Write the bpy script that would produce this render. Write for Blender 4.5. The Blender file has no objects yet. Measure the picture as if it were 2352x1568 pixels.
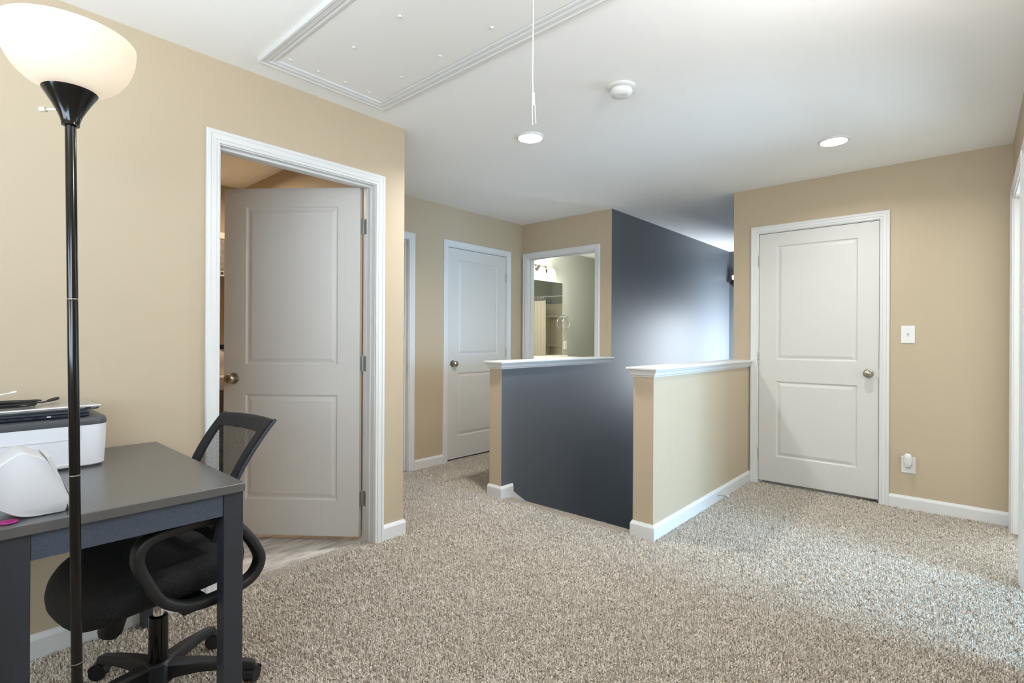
import bpy, bmesh, math, random
from mathutils import Vector, Matrix
random.seed(7)
PI = math.pi
scene = bpy.context.scene
COL = scene.collection

# ------------------------------------------------------------------ camera
# world axes: X runs along the desk wall, Y runs from the camera towards that wall, Z up; the camera stands at X=Y=0
YAW, ROLL, FPX, CAM_H = 0.7258, 0.0050, 1192.6, 1.1739
F = Vector((math.cos(YAW), math.sin(YAW), 0.0))
R0 = Vector((math.sin(YAW), -math.cos(YAW), 0.0))
U0 = Vector((0, 0, 1.0))
RV = R0 * math.cos(ROLL) + U0 * math.sin(ROLL)
UV = -R0 * math.sin(ROLL) + U0 * math.cos(ROLL)
cam_d = bpy.data.cameras.new('camera')
cam = bpy.data.objects.new('camera', cam_d)
COL.objects.link(cam)
cam_d.sensor_width = 36.0
cam_d.lens = FPX * 36.0 / 2352.0
cam_d.shift_y = -5.15 / 2352.0
cam_d.clip_start = 0.02
m = Matrix((RV, UV, -F)).transposed().to_4x4()
m.translation = Vector((0, 0, CAM_H))
cam.matrix_world = m
scene.camera = cam

# ------------------------------------------------------------------ world, exposure, daylight
scene.view_settings.view_transform = 'Standard'
scene.view_settings.look = 'None'
scene.view_settings.gamma = 1.0
scene.view_settings.use_curve_mapping = False
scene.view_settings.exposure = 0.55
world = bpy.data.worlds.new('sky')
scene.world = world
world.use_nodes = True
world.node_tree.nodes['Background'].inputs[0].default_value = (0.75, 0.86, 1.0, 1)
world.node_tree.nodes['Background'].inputs[1].default_value = 0.6
scene.cycles.max_bounces = 8
scene.cycles.diffuse_bounces = 5
scene.cycles.transparent_max_bounces = 12
scene.cycles.sample_clamp_indirect = 6.0


def area(name, loc, direction, sx, sy, power, color):
    d = bpy.data.lights.new(name, 'AREA')
    d.shape = 'RECTANGLE'
    d.size, d.size_y = sx, sy
    d.energy = power
    d.color = color
    o = bpy.data.objects.new(name, d)
    COL.objects.link(o)
    o.location = loc
    o.rotation_euler = Vector(direction).to_track_quat('-Z', 'Z').to_euler()
    return o


# daylight: a bedroom window beyond the two doorways of the right-hand wall, a window in that wall behind the
# camera, an added fill one in the end wall, and one down the stairwell
area('window_daylight', (2.80, -3.27, 1.40), (0, 1, 0.12), 1.3, 1.5, 160.0, (0.38, 0.67, 1.0))
area('window_daylight', (5.27, -1.50, 1.40), (-1, 0, 0), 1.5, 1.4, 105.0, (0.62, 0.81, 1.0))
area('window_daylight', (-0.85, -0.16, 1.40), (0, 1, 2.0), 1.2, 1.4, 50.0, (0.62, 0.81, 1.0))
area('window_daylight', (-1.75, 0.9, 1.35), (1, 0, 2.4), 1.3, 1.3, 38.0, (0.78, 0.89, 1.0))  # added end-wall fill, tilted up to brighten the ceiling
sw_ = area('window_daylight', (7.22, 1.56, 0.9), (0, 1, -0.2), 0.7, 1.3, 78.0, (0.84, 0.92, 1.0))
sw_.data.spread = math.radians(170)


# ------------------------------------------------------------------ materials
def lin(c):
    r = []
    for v in c[:3]:
        v /= 255.0
        r.append(v / 12.92 if v <= 0.04045 else ((v + 0.055) / 1.055) ** 2.4)
    return (*r, 1.0)


MATS = {}


def mat(name, rgb, rough=0.5, metal=0.0, spec=0.5, bump=None, vary=None, emit=None, coat=0.0):
    """bump = (scale, strength, distance); vary = (rgb2, scale, detail)"""
    if name in MATS:
        return MATS[name]
    mt = bpy.data.materials.new(name)
    mt.use_nodes = True
    nt = mt.node_tree
    b = nt.nodes['Principled BSDF']
    b.inputs['Base Color'].default_value = lin(rgb)
    b.inputs['Roughness'].default_value = rough
    b.inputs['Metallic'].default_value = metal
    b.inputs['Specular IOR Level'].default_value = spec
    if coat:
        b.inputs['Coat Weight'].default_value = coat
        b.inputs['Coat Roughness'].default_value = 0.15
    tc = nt.nodes.new('ShaderNodeTexCoord')
    if vary:
        n = nt.nodes.new('ShaderNodeTexNoise')
        n.inputs['Scale'].default_value = vary[1]
        n.inputs['Detail'].default_value = vary[2]
        nt.links.new(tc.outputs['Object'], n.inputs['Vector'])
        mx = nt.nodes.new('ShaderNodeMix')
        mx.data_type = 'RGBA'
        mx.inputs[6].default_value = lin(rgb)
        mx.inputs[7].default_value = lin(vary[0])
        nt.links.new(n.outputs['Fac'], mx.inputs[0])
        nt.links.new(mx.outputs[2], b.inputs['Base Color'])
    if bump:
        n = nt.nodes.new('ShaderNodeTexNoise')
        n.inputs['Scale'].default_value = bump[0]
        n.inputs['Detail'].default_value = 3
        nt.links.new(tc.outputs['Object'], n.inputs['Vector'])
        bp = nt.nodes.new('ShaderNodeBump')
        bp.inputs['Strength'].default_value = bump[1]
        bp.inputs['Distance'].default_value = bump[2]
        nt.links.new(n.outputs['Fac'], bp.inputs['Height'])
        nt.links.new(bp.outputs['Normal'], b.inputs['Normal'])
    if emit:
        b.inputs['Emission Color'].default_value = lin(emit[0])
        b.inputs['Emission Strength'].default_value = emit[1]
    MATS[name] = mt
    return mt


M_TAN = mat('tan_wall_paint', (187, 171, 146), 0.62, bump=(260, 0.12, 0.002))
M_BLUE = mat('slate_blue_wall_paint', (92, 98, 104), 0.45, spec=0.5, bump=(220, 0.10, 0.002))
M_SAGE = mat('sage_wall_paint', (174, 178, 168), 0.6, bump=(260, 0.1, 0.002))
M_CEIL = mat('white_ceiling_paint', (248, 248, 247), 0.9, bump=(180, 0.15, 0.002))
M_TRIM = mat('white_trim_paint', (219, 219, 218), 0.35)
M_HATCH = mat('white_hatch_paint', (238, 237, 234), 0.6)
M_NICKEL = mat('satin_nickel', (178, 170, 158), 0.28, metal=1.0)
M_STEEL = mat('dull_steel', (190, 190, 186), 0.5, metal=1.0)
M_CHROME = mat('chrome', (225, 225, 225), 0.10, metal=1.0)
M_PLASTIC = mat('white_plastic', (224, 224, 222), 0.35)
M_GREYPL = mat('light_grey_plastic', (200, 200, 200), 0.4)
M_DARK = mat('dark_gap', (20, 18, 17), 0.9)
M_BLACKPL = mat('black_plastic', (26, 27, 30), 0.42, bump=(900, 0.15, 0.0006))
M_BLACKGL = mat('glossy_black_metal', (12, 11, 11), 0.14, spec=0.45)
M_FABRIC = mat('black_mesh_fabric', (14, 15, 19), 0.8)
_nt = M_FABRIC.node_tree
_v = _nt.nodes.new('ShaderNodeTexVoronoi')
_v.inputs['Scale'].default_value = 260.0
_bp = _nt.nodes.new('ShaderNodeBump')
_bp.inputs['Strength'].default_value = 0.9
_bp.inputs['Distance'].default_value = 0.002
_nt.links.new(_nt.nodes['Texture Coordinate'].outputs['Object'], _v.inputs['Vector'])
_nt.links.new(_v.outputs['Distance'], _bp.inputs['Height'])
_nt.links.new(_bp.outputs['Normal'], _nt.nodes['Principled BSDF'].inputs['Normal'])


def door_material():
    mt = mat('white_moulded_door', (210, 208, 204), 0.42)
    nt = mt.node_tree
    b = nt.nodes['Principled BSDF']
    tc = nt.nodes['Texture Coordinate']
    mp = nt.nodes.new('ShaderNodeMapping')
    mp.inputs['Scale'].default_value = (160, 160, 5)
    n = nt.nodes.new('ShaderNodeTexNoise')
    n.inputs['Scale'].default_value = 1.0
    n.inputs['Detail'].default_value = 4
    bp = nt.nodes.new('ShaderNodeBump')
    bp.inputs['Strength'].default_value = 0.16
    bp.inputs['Distance'].default_value = 0.001
    nt.links.new(tc.outputs['Object'], mp.inputs['Vector'])
    nt.links.new(mp.outputs['Vector'], n.inputs['Vector'])
    nt.links.new(n.outputs['Fac'], bp.inputs['Height'])
    nt.links.new(bp.outputs['Normal'], b.inputs['Normal'])
    return mt


M_DOOR = door_material()


def carpet_material():
    mt = bpy.data.materials.new('beige_frieze_carpet')
    mt.use_nodes = True
    nt = mt.node_tree
    b = nt.nodes['Principled BSDF']
    b.inputs['Roughness'].default_value = 0.9
    b.inputs['Specular IOR Level'].default_value = 0.15
    b.inputs['Sheen Weight'].default_value = 0.15
    g = nt.nodes.new('ShaderNodeNewGeometry')
    r = nt.nodes.new('ShaderNodeValToRGB')
    e = r.color_ramp.elements
    e[0].position = 0.0
    e[0].color = lin((172, 159, 143))
    e[1].position = 1.0
    e[1].color = lin((230, 222, 211))
    k = r.color_ramp.elements.new(0.35)
    k.color = lin((206, 195, 181))
    nt.links.new(g.outputs['Random Per Island'], r.inputs['Fac'])
    nt.links.new(r.outputs['Color'], b.inputs['Base Color'])
    return mt


M_PILE = carpet_material()
M_CARPET = mat('carpet_backing', (205, 194, 180), 0.95, bump=(420, 1.0, 0.01), vary=((150, 135, 118), 300, 4))


def vinyl_material():
    mt = mat('stone_look_vinyl', (196, 190, 182), 0.45)
    nt = mt.node_tree
    b = nt.nodes['Principled BSDF']
    tc = nt.nodes['Texture Coordinate']
    mp = nt.nodes.new('ShaderNodeMapping')
    mp.inputs['Rotation'].default_value = (0, 0, 0.6)
    mp.inputs['Scale'].default_value = (2.2, 9.0, 1)
    n = nt.nodes.new('ShaderNodeTexNoise')
    n.inputs['Scale'].default_value = 3.0
    n.inputs['Detail'].default_value = 7
    n.inputs['Distortion'].default_value = 0.8
    r = nt.nodes.new('ShaderNodeValToRGB')
    r.color_ramp.elements[0].position = 0.35
    r.color_ramp.elements[0].color = lin((165, 155, 145))
    r.color_ramp.elements[1].position = 0.65
    r.color_ramp.elements[1].color = lin((218, 213, 206))
    nt.links.new(tc.outputs['Object'], mp.inputs['Vector'])
    nt.links.new(mp.outputs['Vector'], n.inputs['Vector'])
    nt.links.new(n.outputs['Fac'], r.inputs['Fac'])
    nt.links.new(r.outputs['Color'], b.inputs['Base Color'])
    return mt


M_VINYL = vinyl_material()


# ------------------------------------------------------------------ mesh helpers
class MB:
    def __init__(self):
        self.v, self.f, self.mi = [], [], []

    def box(self, x0, x1, y0, y1, z0, z1, mi=0, fm=None):
        n = len(self.v)
        self.v += [(x0, y0, z0), (x1, y0, z0), (x1, y1, z0), (x0, y1, z0), (x0, y0, z1), (x1, y0, z1), (x1, y1, z1), (x0, y1, z1)]
        fs = {'-z': (0, 3, 2, 1), '+z': (4, 5, 6, 7), '-y': (0, 1, 5, 4), '+x': (1, 2, 6, 5), '+y': (2, 3, 7, 6), '-x': (3, 0, 4, 7)}
        for k, q in fs.items():
            self.f.append(tuple(n + i for i in q))
            self.mi.append((fm or {}).get(k, mi))
        return self

    def poly(self, pts, mi=0):
        n = len(self.v)
        self.v += [tuple(p) for p in pts]
        self.f.append(tuple(range(n, n + len(pts))))
        self.mi.append(mi)

    def rings(self, rings, closed=True, cap0=True, cap1=True, mi=0):
        """skin a list of rings (each a list of points of equal length)"""
        n = len(self.v)
        k = len(rings[0])
        for r in rings:
            self.v += [tuple(p) for p in r]
        for i in range(len(rings) - 1):
            for j in range(k if closed else k - 1):
                a, b = n + i * k + j, n + i * k + (j + 1) % k
                self.f.append((a, b, b + k, a + k))
                self.mi.append(mi)
        if cap0:
            self.f.append(tuple(n + j for j in range(k))[::-1])
            self.mi.append(mi)
        if cap1:
            self.f.append(tuple(n + (len(rings) - 1) * k + j for j in range(k)))
            self.mi.append(mi)
        return self

    def lathe(self, prof, seg=32, origin=(0, 0, 0), axis=(0, 0, 1), cap0=True, cap1=True, mi=0):
        ax = Vector(axis).normalized()
        e1 = ax.orthogonal().normalized()
        e2 = ax.cross(e1)
        o = Vector(origin)
        rs = []
        for r, h in prof:
            rs.append([o + ax * h + (e1 * math.cos(2 * PI * j / seg) + e2 * math.sin(2 * PI * j / seg)) * max(r, 1e-5) for j in range(seg)])
        return self.rings(rs, True, cap0, cap1, mi)

    def tube(self, pts, rad, seg=8, closed=False, flat=None, up=None, mi=0):
        """tube along pts; rad number or list; flat=(w,t) makes an elliptical/rounded section with `up` as thin axis ref"""
        pts = [Vector(p) for p in pts]
        n = len(pts)
        rs = []
        prev = None
        for i, p in enumerate(pts):
            if closed:
                t = (pts[(i + 1) % n] - pts[i - 1]).normalized()
            else:
                t = (pts[min(i + 1, n - 1)] - pts[max(i - 1, 0)]).normalized()
            if up is not None:
                e1 = (Vector(up) - t * Vector(up).dot(t)).normalized()
            elif prev is None:
                e1 = t.orthogonal().normalized()
            else:
                e1 = (prev - t * prev.dot(t)).normalized()
            prev = e1
            e2 = t.cross(e1)
            r = rad[i] if isinstance(rad, (list, tuple)) else rad
            w, h = (r, r) if flat is None else (flat[0] * r, flat[1] * r)
            ring = []
            for j in range(seg):
                a = 2 * PI * j / seg
                c, s = math.cos(a), math.sin(a)
                if flat is not None:  # superellipse for a rounded bar
                    c = math.copysign(abs(c) ** 0.5, c)
                    s = math.copysign(abs(s) ** 0.5, s)
                ring.append(p + e1 * (w * c) + e2 * (h * s))
            rs.append(ring)
        if closed:
            rs.append(rs[0])
            return self.rings(rs, True, False, False, mi)
        return self.rings(rs, True, True, True, mi)

    def build(self, name, mats, parent=None, smooth=None, loc=None, bevel=None, weld=False):
        me = bpy.data.meshes.new(name)
        me.from_pydata(self.v, [], self.f)
        if not isinstance(mats, (list, tuple)):
            mats = [mats]
        for m_ in mats:
            me.materials.append(m_)
        me.polygons.foreach_set('material_index', self.mi)
        if bevel or weld:
            bm = bmesh.new()
            bm.from_mesh(me)
            bmesh.ops.remove_doubles(bm, verts=bm.verts, dist=1e-5)
            if bevel:
                es = [e for e in bm.edges if len(e.link_faces) == 2 and e.calc_face_angle(0) > 0.5]
                bmesh.ops.bevel(bm, geom=es, offset=bevel[0], segments=bevel[1], profile=0.5, affect='EDGES', clamp_overlap=True)
            bmesh.ops.recalc_face_normals(bm, faces=bm.faces)
            bm.to_mesh(me)
            bm.free()
        me.update()
        if smooth:
            me.polygons.foreach_set('use_smooth', [True] * len(me.polygons))
            me.set_sharp_from_angle(angle=math.radians(smooth))
        o = bpy.data.objects.new(name, me)
        COL.objects.link(o)
        if loc is not None:
            o.location = loc
        if parent is not None:
            o.parent = parent
        return o


def empty(name, loc=(0, 0, 0), rz=0.0):
    o = bpy.data.objects.new(name, None)
    o.empty_display_size = 0.05
    COL.objects.link(o)
    o.location = loc
    o.rotation_euler = (0, 0, rz)
    return o


def tag(o, label=None, cat=None, group=None, kind=None):
    if label:
        o['label'] = label
    if cat:
        o['category'] = cat
    if group:
        o['group'] = group
    if kind:
        o['kind'] = kind
    return o


def copy_tree(o, parent=None):
    c = o.copy()
    COL.objects.link(c)
    c.parent = parent
    for ch in list(o.children):
        copy_tree(ch, c)
    return c


def struct(o, label=None, cat=None):
    return tag(o, label, cat, None, 'structure')


def sweep_plan(mb, path, prof, side=1, closed=False, mi=0):
    """sweep a profile of (out, z) along a plan polyline with mitred corners; side=+1 puts `out` to the left of the path"""
    P = [Vector((p[0], p[1])) for p in path]
    n = len(P)
    rings = []
    for i in range(n):
        def nrm(a, b):
            d = (b - a).normalized()
            return Vector((-d.y, d.x)) * side
        if closed:
            n0, n1 = nrm(P[i - 1], P[i]), nrm(P[i], P[(i + 1) % n])
        else:
            n0 = nrm(P[i - 1], P[i]) if i > 0 else nrm(P[0], P[1])
            n1 = nrm(P[i], P[i + 1]) if i < n - 1 else n0
        mvec = (n0 + n1)
        mvec = mvec / max(1e-6, mvec.dot(n0))
        rings.append([(P[i].x + mvec.x * o, P[i].y + mvec.y * o, z) for o, z in prof])
    if closed:
        rings.append(rings[0])
        return mb.rings(rings, True, False, False, mi)
    return mb.rings(rings, True, True, True, mi)


BASE_PROF = [(0, -0.008), (0.013, -0.008), (0.013, 0.064), (0.0105, 0.072), (0.007, 0.078), (0.005, 0.084), (0, 0.084)]


def baseboard(name, path, side, label, zlow=-0.008):
    mb = MB()
    sweep_plan(mb, path, [(o, zlow if z < 0 else z) for o, z in BASE_PROF], side)
    return struct(mb.build(name, M_TRIM, weld=True), label, 'baseboard')


# ------------------------------------------------------------------ layout numbers (metres)
ZC = 2.44                      # ceiling
V1, U1 = 2.574, 1.914          # desk wall and its outer corner
V3 = 3.747                     # hall wall with the closed white door
U4 = 4.385                     # wall with the bathroom doorway
V5 = 2.610                     # slate blue stair wall
UE = 7.62                      # end of the stairwell
U2 = 4.594                     # wall with the large closed door
V2L = 1.536                    # its free corner
V6 = -0.189                    # right-hand wall
UH, UH2 = 2.828, 2.841         # free ends of the two half walls
VH2 = 1.4045                   # room side of the near half wall
ZCAP = 1.010
T = 0.115                      # partition thickness
DOOR_H = 2.052
OP1 = (0.888, 1.708)           # opening in the desk wall
OP2 = (0.508, 1.333)           # opening in the wall with the large door (along Y)
OP3 = (3.300, 4.125)           # hall door
OP4 = (2.02, 2.838)            # second hall door
OPB = (2.800, 3.665)           # bathroom doorway (along Y)
OP6 = (3.620, 4.437)           # doorway in the right wall
OP7 = (2.620, 3.455)           # second doorway in the right wall
WN6 = (-1.45, -0.25, 0.70, 2.10)  # window in the right wall behind the camera
WNF = [(2.15, 3.45, 0.65, 2.15)]  # windows of the two rooms beyond the doorways


def wall_y(name, y0, y1, x0, x1, openings, mats, fm, label, z1=ZC, extra=None):
    """a wall slab between Y=y0 and y1 running along X, with openings [(xa, xb, za, zb)]"""
    mb = MB()
    xs = x0
    for (a, b, za, zb) in sorted(openings):
        mb.box(xs, a, y0, y1, -0.02, z1, 0, fm)
        mb.box(a, b, y0, y1, zb, z1, 0, fm)
        if za > 0:
            mb.box(a, b, y0, y1, -0.02, za, 0, fm)
        xs = b
    mb.box(xs, x1, y0, y1, -0.02, z1, 0, fm)
    if extra:
        extra(mb)
    return struct(mb.build(name, mats), label, 'wall')


def wall_x(name, x0, x1, y0, y1, openings, mats, fm, label, z1=ZC, zb0=-0.02):
    mb = MB()
    ys = y0
    for (a, b, za, zb) in sorted(openings):
        mb.box(x0, x1, ys, a, zb0, z1, 0, fm)
        mb.box(x0, x1, a, b, zb, z1, 0, fm)
        if za > 0:
            mb.box(x0, x1, a, b, zb0, za, 0, fm)
        ys = b
    mb.box(x0, x1, ys, y1, zb0, z1, 0, fm)
    return struct(mb.build(name, mats), label, 'wall')


# ------------------------------------------------------------------ room shell
XB, YB = -1.9, -3.4
mb = MB()
mb.box(XB - .1, 8.25, YB - .1, 4.9, ZC, ZC + 0.1)
struct(mb.build('ceiling', M_CEIL), 'flat white painted ceiling over the loft and hall', 'ceiling')

ZF = -0.010
mb = MB()
for (a, b, c, d) in [(XB, UH - 0.006, YB, V1 + 0.075), (UH - 0.006, 4.75, YB, 1.54), (U1 - .1, UH - 0.006, V1 + 0.075, V3 + .1), (UH - 0.006, 4.45, V5 + .03, V3 + .1), (4.75, 7.7, YB, 1.43)]:
    mb.box(a, b, c, d, -0.16, ZF)
struct(mb.build('floor', M_CARPET), 'beige frieze carpet floor of the loft', 'floor')

mb = MB()
mb.box(-0.6, 1.86, V1 + 0.075, 4.8, -0.16, -0.006)
struct(mb.build('floor_laundry', M_VINYL), 'grey stone-look vinyl floor behind the open door', 'floor')
mb = MB()
mb.box(4.45, 8.15, 2.65, 4.6, -0.16, -0.006)
struct(mb.build('floor_bathroom', M_VINYL), 'grey vinyl floor of the lit bathroom', 'floor')

wall_y('wall_left', V1, V1 + T, XB, U1, [(OP1[0] - .02, OP1[1] + .02, 0, DOOR_H + .02)], [M_TAN], None, 'tan wall behind the desk with the open doorway')
# laundry room
wall_x('wall_laundry_side', 1.78, U1, V1 + T, 4.785, [], [M_TAN], None, 'tan side wall inside the laundry room')
wall_y('wall_laundry_back', 4.67, 4.785, -0.6, 1.78, [], [M_TAN], None, 'tan back wall inside the laundry room')
wall_x('wall_laundry_far', -0.7, -0.6, V1 + T, 4.785, [], [M_TAN], None, 'tan far wall of the laundry room')
# hall
wall_y('wall_hall', V3, V3 + T, U1, U4 + 0.001, [(OP4[0] - .02, OP4[1] + .02, 0, DOOR_H + .02), (OP3[0] - .02, OP3[1] + .02, 0, DOOR_H + .02)], [M_TAN], None, 'tan hall wall with the closed white door')
wall_x('wall_bathroom', U4, U4 + T, V5, 4.6, [(OPB[0] - .02, OPB[1] + .02, 0, DOOR_H + .02)], [M_TAN, M_SAGE, M_BLUE], {'+x': 1, '-y': 2}, 'tan wall around the bathroom doorway')
# stairwell
mb = MB()
mb.box(U4 + T, 8.15, V5, V5 + T, -2.9, ZC, 0, {'+y': 1})
mb.box(U4, U4 + T, V5, V5 + T, -2.9, -0.02, 0)
struct(mb.build('wall_stair', [M_BLUE, M_SAGE]), 'slate blue full-height wall along the stairs', 'wall')
wall_x('wall_stair_end', UE, UE + T, 1.42, V5, [], [M_BLUE], None, 'slate blue end wall of the stairwell', zb0=-2.9)
mb = MB()
for (a, b, z0, z1) in [(U2 + T, 6.87, -2.9, ZC), (7.57, UE, -2.9, ZC), (6.87, 7.57, 1.55, ZC), (6.87, 7.57, -2.9, 0.25)]:
    mb.box(a, b, 1.421, V2L, z0, z1)
struct(mb.build('wall_stair_near', M_BLUE), 'slate blue near wall of the stairwell behind the corner', 'wall')
wall_x('wall_far', U2, U2 + T, V6, V2L, [(OP2[0] - .02, OP2[1] + .02, 0, DOOR_H + .02)], [M_TAN, M_BLUE], {'+y': 1}, 'tan wall with the large closed white door')
# right wall with a doorway, then the loft opens out
wall_y('wall_right', V6 - T, V6, XB, U2 + T, [WN6, (OP7[0] - .02, OP7[1] + .02, 0, DOOR_H + .02), (OP6[0] - .02, OP6[1] + .02, 0, DOOR_H + .02)], [M_TAN], None, 'tan side wall with the cased doorways')
wall_x('wall_bedroom_side', 1.9, 2.0, YB, V6 - T, [], [M_TAN], None, 'tan side wall of the bedroom beyond the doorways')
wall_x('wall_bedroom_far', 5.3, 5.4, YB, V6 - T, [(-2.25, -0.75, 0.70, 2.10)], [M_TAN], None, 'tan wall beyond the cased doorway')
wall_y('wall_front', YB - .01, YB + .1, 1.9, 5.4, WNF, [M_TAN], None, 'tan window wall of the rooms beyond the side doorways')
wall_x('wall_bedroom_partition', 3.50, 3.58, YB, V6 - T, [], [M_TAN], None, 'tan partition between the two rooms beyond the side wall')
wall_x('wall_back', XB, XB + .1, YB, V1, [(0.25, 1.55, 0.7, 2.0)], [M_TAN], None, 'tan wall at the desk end of the loft')
# bathroom
wall_y('wall_bath_mirror', 4.426, 4.54, U4 + T, 8.15, [], [M_SAGE], None, 'sage green bathroom wall with mirror and towel ring')
wall_x('wall_bath_end', 8.05, 8.15, V5 + T, 4.54, [], [M_SAGE], None, 'sage green end wall of the bathroom')
# closets behind the closed doors
wall_x('wall_closet_back', U2 + .60, U2 + .64, V6, 1.42, [], [M_TAN], None, 'closet back wall behind the large door')
wall_y('wall_closet_hall', V3 + .6, V3 + .64, U1, U4, [], [M_TAN], None, 'closet back wall behind the hall doors')


# window frames in the unseen walls (real openings the daylight comes through)
def window_frame_y(n, cx, w, z0, z1, y):
    mb = MB()
    for (a, b, c, d) in [(cx - w / 2, cx - w / 2 + .035, z0, z1), (cx + w / 2 - .035, cx + w / 2, z0, z1), (cx - w / 2 + .035, cx + w / 2 - .035, z0, z0 + .035), (cx - w / 2 + .035, cx + w / 2 - .035, z1 - .035, z1)]:
        mb.box(a, b, y, y + .05, c, d)
    struct(mb.build('window_%d' % n, M_TRIM), 'white framed window in the wall behind the camera', 'window')


for i, wn in enumerate(WNF):
    window_frame_y(1, (wn[0] + wn[1]) / 2, wn[1] - wn[0], wn[2], wn[3], YB + .02)
window_frame_y(2, (WN6[0] + WN6[1]) / 2, WN6[1] - WN6[0], WN6[2], WN6[3], V6 - .10)
bpy.data.objects['window_1']['label'] = 'wide white framed bedroom window beyond the side doorways'

# ------------------------------------------------------------------ half walls with caps
CROWN = [(0.0, 0.0), (0.004, 0.0), (0.006, 0.006), (0.012, 0.012), (0.017, 0.026), (0.024, 0.036), (0.027, 0.044), (0.0, 0.044)]


def half_wall(name, x0, x1, y0, y1, mats, fm, zbase, label):
    root = struct(empty(name, (x0, y0, 0)), label, 'half wall')
    zb = 0.952
    mb = MB()
    mb.box(0, x1 - x0, 0, y1 - y0, zbase, zb + 0.045, 0, fm)
    mb.build('wall_body', mats, root)
    mb = MB()
    L, W = x1 - x0, y1 - y0
    sweep_plan(mb, [(L, 0), (0, 0), (0, W), (L, W)], [(o, zb + z) for o, z in CROWN], 1 if False else 1)
    o = mb.build('cap_molding', M_TRIM, root, weld=True)
    mb = MB()
    mb.box(-0.036, L + 0.0, -0.036, W + 0.036, zb + 0.044, ZCAP)
    mb.build('cap_board', M_TRIM, root, bevel=(0.0035, 2))
    return root


h1 = half_wall('wall_half_stair', UH, U4 + 0.0, V5, V5 + 0.122, [M_TAN, M_BLUE], {'-y': 1}, -2.9, 'low half wall, slate blue on the stair side, with white cap')
h2 = half_wall('wall_half_room', UH2, U2, VH2, V2L, [M_TAN, M_BLUE], {'+y': 1}, -2.9, 'low tan half wall with white cap before the large door')

# stairs going down between the half walls
stairs = struct(empty('stairs', (UH - .006, V2L, 0)), 'carpeted stairs going down between the half walls', 'stairs')
for i in range(13):
    mb = MB()
    z1 = -0.19 * (i + 1)
    mb.box(i * 0.255, i * 0.255 + 0.275, 0.002, V5 - V2L - 0.002, z1 - 0.16, z1)
    mb.build('step', M_CARPET, stairs, bevel=(0.012, 2))
mb = MB()
mb.rings([[(-.01, y, -.004), (.02, y, -.008), (.125, y, -.028), (.155, y, -.055), (.17, y, -.18), (-.01, y, -.18)] for y in (.002, V5 - V2L - .002)])
mb.build('nosing', M_CARPET, stairs, weld=True)
mb = MB()
mb.box(U2 - 1.4, 7.7, 1.4, 2.75, -2.95, -2.9)
struct(mb.build('floor_lower', M_CARPET), 'lower floor at the foot of the stairs', 'floor')
# sloping skirt board on the blue side
mb = MB()
sl = 0.19 / 0.255
mb.rings([[(2.945, y, -0.014), (2.945, y, 0.022), (2.955, y, 0.022), (6.1, y, 0.022 - sl * 3.145), (6.1, y, -0.020 - sl * 3.145)] for y in (V5 - 0.012, V5)])
struct(mb.build('trim_1', M_TRIM, weld=True), 'white sloping skirt board down the slate blue stair wall', 'trim')

# ------------------------------------------------------------------ baseboards
baseboard('baseboard_left', [(XB + .1, V1), (OP1[0] - .062, V1)], -1, 'white baseboard under the desk')
baseboard('baseboard_corner', [(OP1[1] + .062, V1), (U1, V1), (U1, V3 - .02)], -1, 'short white baseboard wrapping the tan wall corner')
baseboard('baseboard_hall', [(OP4[1] + .062, V3), (OP3[0] - .062, V3)], -1, 'white baseboard between the two hall doors')
baseboard('baseboard_half_stair', [(4.3, V5 + .122), (UH, V5 + .122), (UH, V5), (UH + .125, V5)], -1, 'white baseboard wrapping the end of the slate blue half wall', -0.035)
baseboard('baseboard_half_room', [(UH2 + .012, V2L), (UH2, V2L), (UH2, VH2), (U2, VH2)], -1, 'white baseboard along the low tan half wall')
baseboard('baseboard_far', [(U2, OP2[0] - .062), (U2, V6)], -1, 'white baseboard below the wall outlet')
baseboard('baseboard_right', [(U2 - .02, V6), (OP6[1] + .062, V6)], -1, 'short white baseboard in the far corner of the side wall')

# ------------------------------------------------------------------ doors
CASE = [(0.0, 0.0), (0.0, 0.009), (0.005, 0.011), (0.012, 0.010), (0.016, 0.0135), (0.036, 0.0145), (0.041, 0.0175), (0.052, 0.0175), (0.057, 0.013), (0.057, 0.0)]


def place(axis, face, sgn):
    """returns P(a, out, z): point on a wall; axis 'y' = wall runs along X facing -Y (sgn=-1) or +Y"""
    if axis == 'y':
        return lambda a, out, z: (a, face + sgn * out, z)
    return lambda a, out, z: (face + sgn * out, a, z)


def casing(P, a0, a1, ztop, root, flip=False):
    rv = 0.005
    mb = MB()
    path = [((a0 - rv, -0.006), (-1, 0)), ((a0 - rv, ztop + rv), (-1, 1)), ((a1 + rv, ztop + rv), (1, 1)), ((a1 + rv, -0.006), (1, 0))]
    rs = []
    for (a, z), (da, dz) in path:
        rs.append([P(a + da * w, t, z + dz * w) for w, t in CASE])
    mb.rings(rs, True, True, True)
    return mb.build('door_casing', M_TRIM, root, weld=True)


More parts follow.
